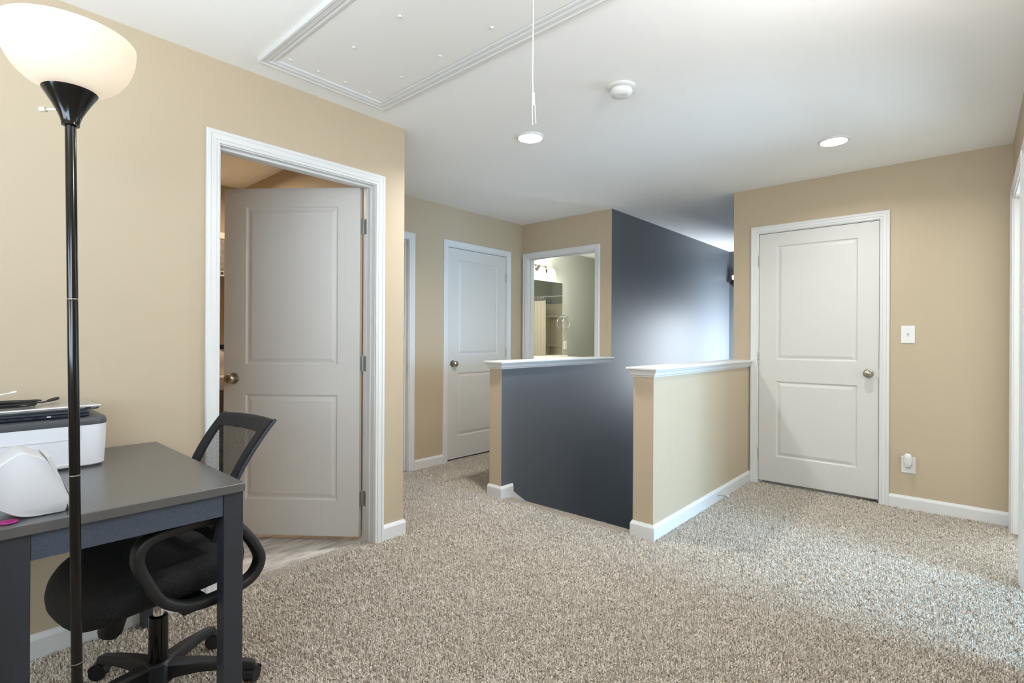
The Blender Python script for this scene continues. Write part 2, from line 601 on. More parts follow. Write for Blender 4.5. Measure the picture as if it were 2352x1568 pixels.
def jamb(P, a0, a1, ztop, depth, root, stop):
    """lining of the opening; stop = depth at which the door stop sits"""
    mb = MB()
    for (x0, x1, z0, z1) in [(a0 - .018, a0, -.008, ztop), (a1, a1 + .018, -.008, ztop), (a0 - .018, a1 + .018, ztop, ztop + .018)]:
        pts = [P(x0, 0, z0), P(x1, -depth, z1)]
        lo = [min(pts[0][k], pts[1][k]) for k in range(3)]
        hi = [max(pts[0][k], pts[1][k]) for k in range(3)]
        mb.box(lo[0], hi[0], lo[1], hi[1], lo[2], hi[2])
    mb.build('door_jamb', M_TRIM, root)
    mb = MB()
    for (x0, x1, z0, z1) in [(a0, a0 + .011, -.008, ztop), (a1 - .011, a1, -.008, ztop), (a0 + .011, a1 - .011, ztop - .011, ztop)]:
        pts = [P(x0, -stop, z0), P(x1, -stop - .034, z1)]
        lo = [min(pts[0][k], pts[1][k]) for k in range(3)]
        hi = [max(pts[0][k], pts[1][k]) for k in range(3)]
        mb.box(lo[0], hi[0], lo[1], hi[1], lo[2], hi[2])
    mb.build('door_stop_strip', M_TRIM, root, bevel=(0.002, 1))


def leaf_mesh(w, h=2.03, t=0.035):
    """two-panel moulded slab: X 0..w, Z 0..h, front face at Y=0 facing -Y, panels on both faces"""
    mb = MB()
    xs = [0, 0.131, w - 0.131, w]
    zs = [0, 0.208, 0.822, 0.998, 1.922, h]
    for face, sgn in ((0.0, 1), (t, -1)):
        def Q(x, z, d=0.0):
            return (x, face + sgn * d, z)

        def quad(a, b, c, d):
            mb.poly([a, b, c, d] if sgn > 0 else [d, c, b, a])
        for i in range(3):
            for j in range(5):
                x0, x1, z0, z1 = xs[i], xs[i + 1], zs[j], zs[j + 1]
                if i == 1 and j in (1, 3):
                    prev = None
                    for ins, dep in [(0, 0), (0.004, 0.005), (0.010, 0.0085), (0.015, 0.0085), (0.034, 0.0030), (0.036, 0.0022)]:
                        r = [Q(x0 + ins, z0 + ins, dep), Q(x1 - ins, z0 + ins, dep), Q(x1 - ins, z1 - ins, dep), Q(x0 + ins, z1 - ins, dep)]
                        if prev:
                            for k in range(4):
                                quad(prev[k], prev[(k + 1) % 4], r[(k + 1) % 4], r[k])
                        prev = r
                    quad(*prev)
                else:
                    quad(Q(x0, z0), Q(x1, z0), Q(x1, z1), Q(x0, z1))
    mb.poly([(0, 0, 0), (0, 0, h), (0, t, h), (0, t, 0)])
    mb.poly([(w, 0, 0), (w, t, 0), (w, t, h), (w, 0, h)])
    mb.poly([(0, 0, h), (w, 0, h), (w, t, h), (0, t, h)])
    mb.poly([(0, 0, 0), (0, t, 0), (w, t, 0), (w, 0, 0)])
    return mb


def knob(parent, x, z, y=0.0, sgn=-1):
    mb = MB()
    prof = [(0.0, 0.0), (0.033, 0.0), (0.033, 0.003), (0.030, 0.007), (0.014, 0.010), (0.012, 0.016), (0.012, 0.024), (0.016, 0.029), (0.024, 0.034), (0.0285, 0.042), (0.029, 0.050), (0.0265, 0.057), (0.019, 0.063), (0.009, 0.0655), (0.0, 0.066)]
    mb.lathe(prof, 36, (0, 0, 0), (0, sgn, 0), False, False)
    o = mb.build('door_knob', M_NICKEL, parent, smooth=40, loc=(x, y, z))
    mb = MB()
    mb.lathe([(0.004, 0.0), (0.004, 0.0012)], 12, (0, 0, 0), (0, sgn, 0))
    mb.build('privacy_pinhole', M_DARK, o, loc=(0, sgn * 0.0655, 0))
    return o


def hinge_closed(parent, x, z, side):
    mb = MB()
    mb.lathe([(0.0062, -.045), (0.0062, -.016), (0.0055, -.015), (0.0062, -.014), (0.0062, .014), (0.0055, .015), (0.0062, .016), (0.0062, .045), (0.004, .049)], 12, (0, -0.005, 0))
    return mb.build('hinge', M_STEEL, parent, smooth=40, loc=(x, 0, z))


W_LEAF = 0.812


def closed_door(name, axis, face, sgn, a0, a1, hinge_low, label, leaf_out=-0.004):
    """hinge_low: hinges on the a0 side"""
    root = struct(empty(name, place(axis, face, sgn)((a0 + a1) / 2, 0, 0)), label, 'door')
    inv = Vector(root.location)

    def P(a, o, z):
        p = place(axis, face, sgn)(a, o, z)
        return (p[0] - inv.x, p[1] - inv.y, p[2])
    casing(P, a0, a1, DOOR_H + .003, root)
    jamb(P, a0, a1, DOOR_H + .003, T, root, 0.042)
    w = a1 - a0 - 0.006
    lf = leaf_mesh(w).build('door_leaf', M_DOOR, root, weld=True)
    # local frame of leaf: X along viewer's left->right, front faces the viewer
    if axis == 'y':
        lf.location = P(a0 + .003, leaf_out, 0.021)
        hx_low = 0
        left_is_low = True
    else:  # wall facing -X: viewer's left is high Y
        lf.location = P(a1 - .003, leaf_out, 0.021)
        lf.rotation_euler = (0, 0, -PI / 2)
        left_is_low = False
    hinge_left = (hinge_low == left_is_low)
    hx = -0.002 if hinge_left else w + 0.002
    kx = w - 0.062 if hinge_left else 0.062
    for z in (0.215, 1.005, 1.81):
        hinge_closed(lf, hx, z, 0)
    knob(lf, kx, 0.915)
    mb = MB()
    e = w + 0.0015 if hinge_left else -0.0015
    mb.box(e - .0012, e + .0012, -0.001, .028, 0.888, 0.945)
    mb.build('latch_plate', M_STEEL, lf)
    return root


closed_door('door_1', 'x', U2, -1, OP2[0], OP2[1], False, 'large closed white two-panel door beside the low half wall')
closed_door('door_2', 'y', V3, -1, OP3[0], OP3[1], False, 'closed white two-panel door in the hall, seen past the half wall')
closed_door('door_3', 'y', V3, -1, OP4[0], OP4[1], True, 'white hall door mostly hidden behind the tan wall corner', leaf_out=-0.07)

# open door in the desk wall
d4 = struct(empty('door_4', ((OP1[0] + OP1[1]) / 2, V1, 0)), 'open white two-panel door beside the desk chair', 'door')
inv4 = Vector(d4.location)


def P4(a, o, z):
    return (a - inv4.x, -o, z)


casing(P4, OP1[0], OP1[1], DOOR_H + .003, d4)
jamb(P4, OP1[0], OP1[1], DOOR_H + .003, T + .002, d4, 0.030)
pivot = empty('open_leaf', (OP1[1] - .006 - inv4.x, T - 0.002, 0.021))
pivot.parent = d4
ANG = math.radians(51.2)
pivot.rotation_euler = (0, 0, -ANG)
lf = leaf_mesh(W_LEAF).build('door_leaf', M_DOOR, d4, weld=True)
lf.location = pivot.location
bpy.data.objects.remove(pivot)
# leaf mesh X 0..w with hinge at X=w: shift so that the hinge edge is the origin, front face towards the loft
for v in lf.data.vertices:
    v.co.x -= W_LEAF + 0.004
    v.co.y -= 0.037
lf.rotation_euler = (0, 0, -ANG)
knob(lf, -W_LEAF - .004 + 0.062, 0.915, -0.037)
for z in (0.215, 1.005, 1.81):
    mb = MB()
    mb.lathe([(0.0062, -.045), (0.0062, .045), (0.004, .049)], 12)
    o = mb.build('hinge', M_STEEL, lf, smooth=40, loc=(0.0, 0.004, z))
    mb = MB()
    mb.box(-0.0045, -0.003, -0.034, 0.002, -0.044, 0.044)
    mb.build('hinge_plate', M_STEEL, o, bevel=(0.0006, 1))
for z in (0.236, 1.026, 1.831):
    mb = MB()
    mb.box(OP1[1] - .0020 - inv4.x, OP1[1] - .0003 - inv4.x, T - 0.036, T - 0.001, z - .044, z + .044)
    mb.build('jamb_hinge_plate', M_STEEL, d4, bevel=(0.0006, 1))

# bathroom doorway and side doorway: casing and lining only
db = struct(empty('door_5', (U4, (OPB[0] + OPB[1]) / 2, 0)), 'white cased doorway into the lit bathroom', 'doorway')
casing(lambda a, o, z: (-o, a - db.location.y, z), OPB[0], OPB[1], DOOR_H + .003, db)
jamb(lambda a, o, z: (-o, a - db.location.y, z), OPB[0], OPB[1], DOOR_H + .003, T, db, 0.042)
ds = struct(empty('door_6', ((OP6[0] + OP6[1]) / 2, V6, 0)), 'white cased doorway at the edge of the side wall', 'doorway')
casing(lambda a, o, z: (a - ds.location.x, o, z), OP6[0], OP6[1], DOOR_H + .003, ds)
jamb(lambda a, o, z: (a - ds.location.x, o, z), OP6[0], OP6[1], DOOR_H + .003, T, ds, 0.042)
dt = struct(empty('door_7', ((OP7[0] + OP7[1]) / 2, V6, 0)), 'second white cased doorway in the side wall', 'doorway')
casing(lambda a, o, z: (a - dt.location.x, o, z), OP7[0], OP7[1], DOOR_H + .003, dt)
jamb(lambda a, o, z: (a - dt.location.x, o, z), OP7[0], OP7[1], DOOR_H + .003, T, dt, 0.042)
# ------------------------------------------------------------------ carpet pile (countless tufts: stuff)
TILE = 0.25


def tuft_tile():
    v, f = [], []
    rnd = random.Random(3)
    N = 3400
    for i in range(N):
        x, y = rnd.random() * TILE, rnd.random() * TILE
        a = rnd.random() * 2 * PI
        lean = rnd.uniform(0.15, 1.15)
        h = rnd.uniform(0.009, 0.016)
        d = Vector((math.cos(a), math.sin(a), 0))
        s = Vector((-d.y, d.x, 0)) * rnd.uniform(0.0012, 0.0020)
        n = len(v)
        curl = rnd.uniform(-0.6, 0.9)
        p = Vector((x, y, -0.002))
        ang = lean * 0.5
        pts = [p]
        for k in range(3):
            stp = h / 3
            p = p + d * (math.sin(ang) * stp) + Vector((0, 0, math.cos(ang) * stp))
            ang += curl * 0.5 + lean * 0.2
            pts.append(p)
        for k, q in enumerate(pts):
            w = (1.0, 1.1, 0.95, 0.45)[k]
            b = Vector((0, 0, 0.0004))
            v.append(tuple(q - s * w))
            v.append(tuple(q + s * w))
        for k in range(3):
            f.append((n + 2 * k, n + 2 * k + 1, n + 2 * k + 3, n + 2 * k + 2))
    me = bpy.data.meshes.new('tuft')
    me.from_pydata(v, [], f)
    me.materials.append(M_PILE)
    me.polygons.foreach_set('use_smooth', [True] * len(f))
    return bpy.data.objects.new('tuft', me)


tuft = tuft_tile()
pts, rots, scl = [], [], []
for (a, b, c, d, zd) in [(*r_, 0.0) for r_ in [(XB + .1, UH - 0.004, V6, V1), (UH - 0.004, U2 + .02, V6, VH2), (OP1[0], OP1[1], V1, V1 + .078),
                     (U1, UH - 0.004, V1, V3), (UH - 0.004, U4, V5 + .122, V3), (OP3[0], OP3[1], V3, V3 + .06)]] + [(UH - .004, UH + .05, V2L, V5, -.004), (UH + .05, UH + .095, V2L, V5, -.013), (UH + .095, UH + .13, V2L, V5, -.026)]:
    nx, ny = max(1, round((b - a) / TILE)), max(1, round((d - c) / TILE))
    sx, sy = (b - a) / nx, (d - c) / ny
    for i in range(nx):
        for j in range(ny):
            fx, fy = random.choice((0, 1)), random.choice((0, 1))
            pts.append((a + (i + fx) * sx, c + (j + fy) * sy, ZF + zd))
            scl.append((sx / TILE * (-1 if fx else 1), sy / TILE * (-1 if fy else 1), random.uniform(0.9, 1.1)))
me = bpy.data.meshes.new('carpet_pile')
me.from_pydata(pts, [], [])
at = me.attributes.new('tile_scale', 'FLOAT_VECTOR', 'POINT')
at.data.foreach_set('vector', [c for s in scl for c in s])
pile = bpy.data.objects.new('carpet_pile', me)
COL.objects.link(pile)
tag(pile, 'thick beige frieze pile covering the loft floor', 'carpet', None, 'stuff')
ng = bpy.data.node_groups.new('pile', 'GeometryNodeTree')
ng.interface.new_socket('Geometry', in_out='INPUT', socket_type='NodeSocketGeometry')
ng.interface.new_socket('Geometry', in_out='OUTPUT', socket_type='NodeSocketGeometry')
gi, go = ng.nodes.new('NodeGroupInput'), ng.nodes.new('NodeGroupOutput')
io = ng.nodes.new('GeometryNodeInstanceOnPoints')
oi = ng.nodes.new('GeometryNodeObjectInfo')
oi.inputs['Object'].default_value = tuft
oi.inputs['As Instance'].default_value = True
na = ng.nodes.new('GeometryNodeInputNamedAttribute')
na.data_type = 'FLOAT_VECTOR'
na.inputs['Name'].default_value = 'tile_scale'
ng.links.new(gi.outputs[0], io.inputs['Points'])
ng.links.new(oi.outputs['Geometry'], io.inputs['Instance'])
ng.links.new(na.outputs[0], io.inputs['Scale'])
ng.links.new(io.outputs[0], go.inputs[0])
md = pile.modifiers.new('pile', 'NODES')
md.node_group = ng

# ------------------------------------------------------------------ ceiling things
att = tag(empty('attic_hatch', (1.3225, 1.66, ZC)), 'white attic hatch panel with molded frame in the ceiling', 'hatch')
hx, hv = 0.2725, 0.70
mb = MB()
mb.box(-hx, hx, -hv, hv, -0.006, 0.02)
mb.build('panel', M_HATCH, att)
FR = [(0.0, 0.0), (0.0, 0.012), (0.010, 0.014), (0.016, 0.011), (0.026, 0.016), (0.044, 0.017), (0.050, 0.021), (0.058, 0.020), (0.060, 0.0)]
mb = MB()
sweep_plan(mb, [(-hx - .003, -hv - .003), (hx + .003, -hv - .003), (hx + .003, hv + .003), (-hx - .003, hv + .003)], [(o, -z) for o, z in FR], -1, True)
mb.build('frame', M_TRIM, att, weld=True)
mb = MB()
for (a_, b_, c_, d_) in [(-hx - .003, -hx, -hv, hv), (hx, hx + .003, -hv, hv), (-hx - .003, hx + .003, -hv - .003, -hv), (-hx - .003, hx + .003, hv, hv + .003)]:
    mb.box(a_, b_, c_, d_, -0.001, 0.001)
mb.build('gap_shade_strip', mat('painted_gap_shade', (96, 92, 86), .9), att)  # grey strips painted in for the shade of the gap around the panel
for (x, y) in [(-.235, .655), (-.10, .655), (.04, .655), (.175, .655), (-.10, .35), (.19, .40), (.19, .12), (-.10, .02), (.19, -.2), (-.10, -.3)]:
    mb = MB()
    mb.lathe([(0.0085, 0), (0.0085, -.002), (0.006, -.0045), (0.001, -.0055)], 14)
    mb.build('screw_head', M_PLASTIC, att, smooth=40, loc=(x, y, -0.006))

cord = tag(empty('pull_cord', (1.322, 1.087, ZC)), 'thin white pull cord hanging from the attic hatch', 'cord')
mb = MB()
mb.tube([(0, 0, -0.006), (0.001, 0, -.2), (0, .001, -.40), (0.001, 0, -.46)], 0.0022, 8)
mb.build('cord_line', M_PLASTIC, cord, smooth=60)
mb = MB()
mb.lathe([(0.001, .012), (0.005, .006), (0.0055, -.004), (0.004, -.010), (0.0055, -.016), (0.006, -.024), (0.003, -.034)], 10, (0.002, -.001, -.462))
mb.build('knot', M_PLASTIC, cord, smooth=60)
mb = MB()
mb.tube([(0.003, -.001, -.46), (0.007, -.004, -.50), (0.009, -.006, -.555)], 0.0017, 6)
mb.tube([(0.0, 0, -.46), (-0.001, .001, -.52), (0.001, 0, -.56)], 0.0017, 6)
mb.build('loose_end', M_PLASTIC, cord, smooth=60)

sm = tag(empty('smoke_detector', (2.305, 1.322, ZC)), 'round white smoke detector on the ceiling', 'smoke detector')
mb = MB()
mb.lathe([(0.0, 0), (0.069, 0), (0.069, -.006), (0.064, -.011), (0.056, -.013)], 40, cap1=True)
mb.build('base_plate', M_PLASTIC, sm, smooth=40)
mb = MB()
mb.lathe([(0.052, -.011), (0.052, -.019)], 40)
mb.build('vent_ring', M_GREYPL, sm, smooth=40)
mb = MB()
mb.lathe([(0.0555, -.019), (0.0555, -.026), (0.052, -.036), (0.044, -.045), (0.030, -.050), (0.0, -.052)], 40, cap0=True)
cov = mb.build('cover', M_PLASTIC, sm, smooth=40)
for (x, y) in [(-.018, -.02), (-.028, -.008), (-.012, -.034), (-.002, -.028)]:
    mb = MB()
    mb.lathe([(0.0022, -.047), (0.0022, -.0515)], 10, (x, y, 0))
    mb.build('indicator', M_STEEL, cov)


M_LED = mat('led_lens', (255, 253, 246), 0.4, emit=((255, 250, 240), 14.0))


def downlight(loc, label, power):
    r = tag(empty('recessed_light', loc), label, 'ceiling light', 'recessed ceiling lights')
    mb = MB()
    mb.lathe([(0.074, -.009), (0.076, -.011), (0.084, -.008), (0.088, -.002), (0.088, 0.0)], 40, cap0=False, cap1=False)
    mb.build('trim_ring', M_PLASTIC, r, smooth=40)
    mb = MB()
    mb.lathe([(0.074, -.0085), (0.074, -.0095), (0.05, -.011), (0.0, -.0115)], 40, cap0=True, cap1=False)
    mb.build('lens', M_LED, r, smooth=40)
    d = bpy.data.lights.new('downlight', 'AREA')
    d.shape = 'DISK'
    d.size = 0.14
    d.spread = math.radians(150)
    d.energy = power
    d.color = (1.0, 0.99, 0.97)
    o = bpy.data.objects.new('downlight', d)
    COL.objects.link(o)
    o.parent = r
    o.location = (0, 0, -0.014)
    return r


downlight((2.504, 2.077, ZC), 'glowing round recessed light behind the pull cord', 18.0)
downlight((3.803, 0.662, ZC), 'glowing round recessed light before the large door', 6.5)
gl = tag(empty('added_globe_light', (1.52, 0.02, ZC)), 'added unseen white globe light on a short stem above the camera', 'ceiling light')  # invented lamp out of view, added to brighten the ceiling
mb = MB()
mb.lathe([(0.065, 0.0), (0.065, -.012), (0.02, -.03), (0.008, -.035), (0.008, -.20), (0.035, -.205), (0.04, -.23)], 32)
mb.build('stem', M_NICKEL, gl, smooth=40)
mb = MB()
mb.lathe([(0.12 * math.sin(a * PI / 16), -.34 + .12 * math.cos(a * PI / 16)) for a in range(2, 17)], 32, cap0=False, cap1=False)
mb.build('globe', mat('added_globe_glow', (250, 248, 244), .4, emit=((248, 250, 255), 46.0)), gl, smooth=60)

# ------------------------------------------------------------------ wall fittings
sw = tag(empty('light_switch', (U2, 0.342, 1.221)), 'white double-width light switch plate beside the large door', 'switch')
mb = MB()
mb.box(-.006, 0, -.040, .040, -.062, .062)
mb.build('plate', M_PLASTIC, sw, bevel=(.0025, 2))
mb = MB()
mb.box(-.0075, -.005, -.006, .006, -.013, .013)
slot = mb.build('toggle_frame', M_PLASTIC, sw)
mb = MB()
mb.rings([[(-.006, -.004, -.005), (-.006, .004, -.005), (-.006, .004, .009), (-.006, -.004, .009)], [(-.019, -.003, .006), (-.019, .003, .006), (-.017, .003, .012), (-.017, -.003, .012)]])
mb.build('toggle', M_GREYPL, sw, weld=True)
for z in (-.032, .032):
    mb = MB()
    mb.lathe([(.003, 0), (.003, .0015)], 10, (-.006, 0, 0), (-1, 0, 0))
    mb.build('screw', M_GREYPL, sw, loc=(0, 0, z))

ou = tag(empty('wall_outlet', (U2, 0.336, 0.304)), 'white outlet plate low on the tan wall', 'outlet')
mb = MB()
mb.box(-.006, 0, -.040, .040, -.058, .058)
mb.build('plate', M_PLASTIC, ou, bevel=(.0025, 2))
for z in (-.02, .02):
    mb = MB()
    mb.lathe([(.0165, 0), (.0165, .002)], 24, (-.006, 0, 0), (-1, 0, 0))
    so = mb.build('socket', M_PLASTIC, ou, loc=(0, 0, z))
    for y in (-.006, .006):
        mb = MB()
        mb.box(-.0085, -.0078, y - .001, y + .001, -.004, .004)
        mb.build('slot', M_DARK, so)

fr = tag(empty('plug_in_freshener', (U2 - .009, 0.336, 0.335)), 'white plug-in air freshener in the wall outlet', 'air freshener')
mb = MB()
rs = []
for (x, hw, z0, z1) in [(0.0, .022, -.022, .030), (-.012, .024, -.026, .050), (-.030, .024, -.032, .055), (-.042, .021, -.030, .052), (-.047, .014, -.022, .044)]:
    ring = []
    for j in range(24):
        a = 2 * PI * j / 24
        c, s = math.cos(a), math.sin(a)
        c = math.copysign(abs(c) ** .6, c)
        s = math.copysign(abs(s) ** .75, s)
        ring.append((x, hw * c, (z0 + z1) / 2 + (z1 - z0) / 2 * s))
    rs.append(ring)
mb.rings(rs)
body = mb.build('body', M_PLASTIC, fr, smooth=50, weld=True)
mb = MB()
mb.box(-.0485, -.046, -.012, .012, .018, .0195)
mb.build('top_slot', M_GREYPL, body)
mb = MB()
mb.box(-.046, -.006, -.017, .017, -.038, -.029)
mb.build('refill_base', M_GREYPL, fr, bevel=(.003, 2))

dst = tag(empty('door_stop', (3.852, VH2 - .013, 0.042)), 'small steel rod door stop on the half wall baseboard', 'door stop')
mb = MB()
mb.lathe([(.011, 0), (.011, .002), (.007, .005), (.0045, .012), (.0040, .060), (.0040, .066)], 16, (0, 0, 0), (0, -1, 0.06))
mb.build('rod', M_STEEL, dst, smooth=40)
mb = MB()
mb.lathe([(.0055, .064), (.0065, .068), (.0065, .078), (.004, .081)], 16, (0, 0, 0), (0, -1, 0.06))
mb.build('rubber_tip', M_PLASTIC, dst, smooth=40)

sc_ = tag(empty('wall_sconce', (UE, 2.50, 2.0)), 'dark sconce with white glass on the far stairwell wall', 'wall light')
M_IRON = mat('dark_bronze', (38, 36, 36), 0.5, metal=0.6)
mb = MB()
mb.box(-.02, 0, -.05, .05, -.07, .05)
mb.build('back_plate', M_IRON, sc_, bevel=(.006, 2))
mb = MB()
mb.lathe([(.078, -.03), (.075, -.02), (.05, .02), (.02, .035)], 24, (-.07, 0, 0))
mb.build('cup', M_IRON, sc_, smooth=40)
mb = MB()
mb.lathe([(.045, .02), (.052, .05), (.055, .085), (.052, .088)], 24, (-.07, -.005, 0))
mb.build('glass_shade', mat('frosted_glass', (240, 240, 236), .4, emit=((255, 250, 240), 0.6)), sc_, smooth=40)

# ------------------------------------------------------------------ desk
M_DESK = mat('charcoal_desk_laminate', (52, 56, 64), 0.40, spec=0.5, vary=((46, 49, 56), 60, 3), bump=(500, .06, .001))
M_DESKL = mat('charcoal_speckled_apron', (36, 42, 54), 0.5, vary=((84, 95, 112), 480, 1), bump=(420, .3, .001))
DX0, DX1, DY0, DY1, DZ = 0.106, 0.640, 1.641, 2.560, 0.738
desk = tag(empty('desk', (DX0, DY0, 0)), 'black parsons desk with square legs standing against the tan wall', 'desk')
dw, dd = DX1 - DX0, DY1 - DY0
mb = MB()
mb.box(0, dw, 0, dd, DZ - .026, DZ)
mb.build('desk_top', mat('charcoal_top_painted_sheen', (84, 84, 85), 0.27, spec=1.0, bump=(500, .04, .001)), desk, bevel=(.002, 2))  # lighter base puts the wall's reflected sheen into the top's colour
LG = 0.054
for (x, y) in [(.003, .008), (dw - .003 - LG, .008), (.003, dd - .005 - LG), (dw - .003 - LG, dd - .005 - LG)]:
    mb = MB()
    mb.box(x, x + LG, y, y + LG, -.006, DZ - .026)
    mb.build('leg', M_DESK, desk, bevel=(.0015, 1))
for (x0, x1, y0, y1) in [(.003 + LG + .001, dw - .005 - LG, .011, .029), (.003 + LG + .001, dw - .005 - LG, dd - .03, dd - .012), (.006, .024, .064, dd - .062), (dw - .024, dw - .006, .064, dd - .062)]:
    mb = MB()
    mb.box(x0, x1, y0, y1, .648, DZ - .026)
    mb.build('apron', M_DESKL, desk)

# ------------------------------------------------------------------ floor lamp
pt, pb = Vector((0.2150, 1.5350, 1.6535)), Vector((0.2335, 1.5140, 0.0))
ax = (pt - pb).normalized()
lamp = tag(empty('floor_lamp', pb), 'torchiere floor lamp with glowing white bowl shade and black pole', 'lamp')
Lp = (pt - pb).length
mb = MB()
mb.lathe([(0.0, -.004), (0.120, -.004), (0.122, .004), (0.118, .012), (0.060, .020), (0.022, .026), (0.014, .040), (0.011, .045)], 48, (0, 0, 0), ax, cap1=True)
mb.build('base', M_BLACKGL, lamp, smooth=40)
zj = [0.03, 0.435, 0.86, 1.26, Lp]
for i in range(4):
    mb = MB()
    mb.lathe([(0.0100, zj[i] + .0015), (0.0103, zj[i] + .004), (0.0103, zj[i + 1] - .004), (0.0100, zj[i + 1] - .0005), (0.008, zj[i + 1] + .001)], 24, (0, 0, 0), ax)
    pole = mb.build('pole_section', M_BLACKGL, lamp, smooth=40)
    if 0 < i:
        mb = MB()
        mb.lathe([(0.0104, zj[i] - .0012), (0.0108, zj[i]), (0.0104, zj[i] + .0012)], 24, (0, 0, 0), ax, False, False)
        mb.build('joint_ring', M_NICKEL, pole, smooth=40)
mb = MB()
mb.lathe([(0.012, Lp - .001), (0.0165, Lp), (0.0165, Lp + .004), (0.018, Lp + .012), (0.023, Lp + .026), (0.031, Lp + .042), (0.041, Lp + .060), (0.049, Lp + .073), (0.051, Lp + .077), (0.047, Lp + .078)], 48, (0, 0, 0), ax, True, True)
mb.build('socket_cone', M_BLACKGL, lamp, smooth=40)
M_SHADE = mat('glowing_shade', (168, 158, 142), 0.5, spec=0.2, emit=((255, 237, 212), 0.44))
prof = []
R_, h0, hh = 0.124, 0.083, 0.115
for i in range(15):
    t = i / 14
    prof.append((.038 + (R_ - .038) * math.sin(t * PI / 2), Lp + h0 + hh * (1 - math.cos(t * PI / 2))))
inner = [(r - .004, h + .003) for r, h in reversed(prof)]
mb = MB()
mb.lathe(prof + [(R_ - .002, Lp + h0 + hh + .002)] + inner[0:14], 56, (0, 0, 0), ax, False, True)
mb.build('lamp_shade', M_SHADE, lamp, smooth=50)
mb = MB()
e_l = Vector((-0.76, 0.62, -.05)).normalized()
mb.lathe([(.0028, .0), (.0028, .048), (.0055, .049), (.0058, .060), (.004, .062)], 14, ax * (Lp + .036), e_l)
mb.build('switch_knob', mat('cream_switch', (226, 205, 180), .35), lamp, smooth=40)
ld = bpy.data.lights.new('lamp_bulb', 'POINT')
ld.energy = 4.0
ld.shadow_soft_size = 0.04
ld.color = (1.0, 0.92, 0.80)
lo = bpy.data.objects.new('lamp_bulb', ld)
COL.objects.link(lo)
lo.parent = lamp
lo.location = ax * (Lp + .165)

# ------------------------------------------------------------------ office chair (local: +X seated person's right, +Y forward)
chair = tag(empty('office_chair', (0.505, 1.985, 0), math.radians(97.3)), 'black mesh-back office chair on casters pushed under the desk', 'chair')
a0 = math.radians(-33 - 97.3)
RB = 0.272
for k in range(5):
    a = a0 + 2 * PI * k / 5
    d = Vector((math.cos(a), math.sin(a), 0))
    s = Vector((-d.y, d.x, 0))
    rs = []
    for (r, zt, zb, w) in [(.024, .118, .062, .024), (.06, .116, .070, .023), (.12, .110, .074, .020), (.19, .098, .068, .017), (.245, .086, .058, .0155), (.275, .080, .055, .0155), (.288, .073, .056, .012)]:
        c = d * r
        rs.append([c - s * w + Vector((0, 0, zb)), c - s * w + Vector((0, 0, zt - .008)), c - s * (w * .7) + Vector((0, 0, zt)), c + s * (w * .7) + Vector((0, 0, zt)), c + s * w + Vector((0, 0, zt - .008)), c + s * w + Vector((0, 0, zb))])
    mb = MB()
    mb.rings(rs)
    mb.build('base_leg', M_BLACKPL, chair, smooth=35, weld=True)
    # caster
    ca = a + random.uniform(-1.2, 1.2)
    f = Vector((math.cos(ca), math.sin(ca), 0))
    g = Vector((-f.y, f.x, 0))
    c0 = d * RB
    cst = empty('caster', c0)
    cst.parent = chair
    mb = MB()
    mb.lathe([(.006, .03), (.006, .062)], 12, f * .0)
    rs = []
    for j in range(9):
        th = math.radians(-10 + 175 * j / 8)
        c = f * (.012 - math.cos(th) * .0285) + Vector((0, 0, .028 + math.sin(th) * .0285))
        rs.append([c - g * .0205, c + g * .0205, c + g * .0205 + (f * (math.cos(th) * .004) - Vector((0, 0, math.sin(th) * .004))), c - g * .0205 + (f * (math.cos(th) * .004) - Vector((0, 0, math.sin(th) * .004)))])
    mb.rings(rs)
    mb.build('hood', M_BLACKPL, cst, smooth=40, weld=True)
    for sd in (-1, 1):
        mb = MB()
        mb.lathe([(.0, -.0065), (.024, -.0065), (.0265, -.004), (.0265, .004), (.024, .0065), (.012, .0068), (.0, .0055)], 24, f * .012 + g * (sd * .0125) + Vector((0, 0, .0255)), g * sd, False, False)
        mb.build('wheel', M_BLACKPL, cst, smooth=40)
mb = MB()
mb.lathe([(.0, .055), (.042, .055), (.044, .070), (.043, .105), (.037, .120), (.030, .124)], 32)
mb.build('base_hub', M_BLACKPL, chair, smooth=40)
mb = MB()
mb.lathe([(.026, .10), (.0275, .12), (.0275, .262), (.026, .268), (.017, .270)], 32)
mb.build('lift_sleeve', M_BLACKGL, chair, smooth=40)
mb = MB()
mb.lathe([(.0150, .26), (.0150, .289), (.0145, .290), (.0150, .291), (.0150, .35)], 28)
mb.build('gas_lift', M_CHROME, chair, smooth=40)
mb = MB()
mb.box(-.075, .075, -.10, .13, .340, .372)
mb.build('seat_mechanism', M_BLACKPL, chair, bevel=(.008, 2))
mb = MB()
mb.lathe([(.022, .0), (.031, .004), (.032, .066), (.024, .082)], 24, (-.03, .120, .352), (0, .35, -1))
mb.build('tension_knob', M_BLACKPL, chair, smooth=40)
mb = MB()
mb.tube([(.06, .05, .352), (.16, .07, .352), (.24, .08, .350)], .005, 8)
mb.tube([(.24, .08, .350), (.275, .083, .350)], .011, 10, flat=(1, .5), up=(0, 1, 0))
mb.build('height_lever', M_BLACKPL, chair, smooth=40)
# seat cushion: superellipse plan, domed top, waterfall front
rs_top = []
NS = 56


def seat_ring(s, z):
    ring = []
    for j in range(NS):
        a = 2 * PI * j / NS
        c, sn = math.cos(a), math.sin(a)
        x = .245 * s * math.copysign(abs(c) ** .62, c)
        y = .245 * s * math.copysign(abs(sn) ** .62, sn) + .02
        if y < 0:
            x *= 1 - .10 * (-y / .23)
        zz = z
        if y > .10:
            zz -= .9 * (y - .10) ** 2 * 1.9
        zz += .35 * x * x * (1 if z > .41 else .5)
        if y < -.08:
            zz += .55 * (y + .08) ** 2
        ring.append((x, y, zz))
    return ring


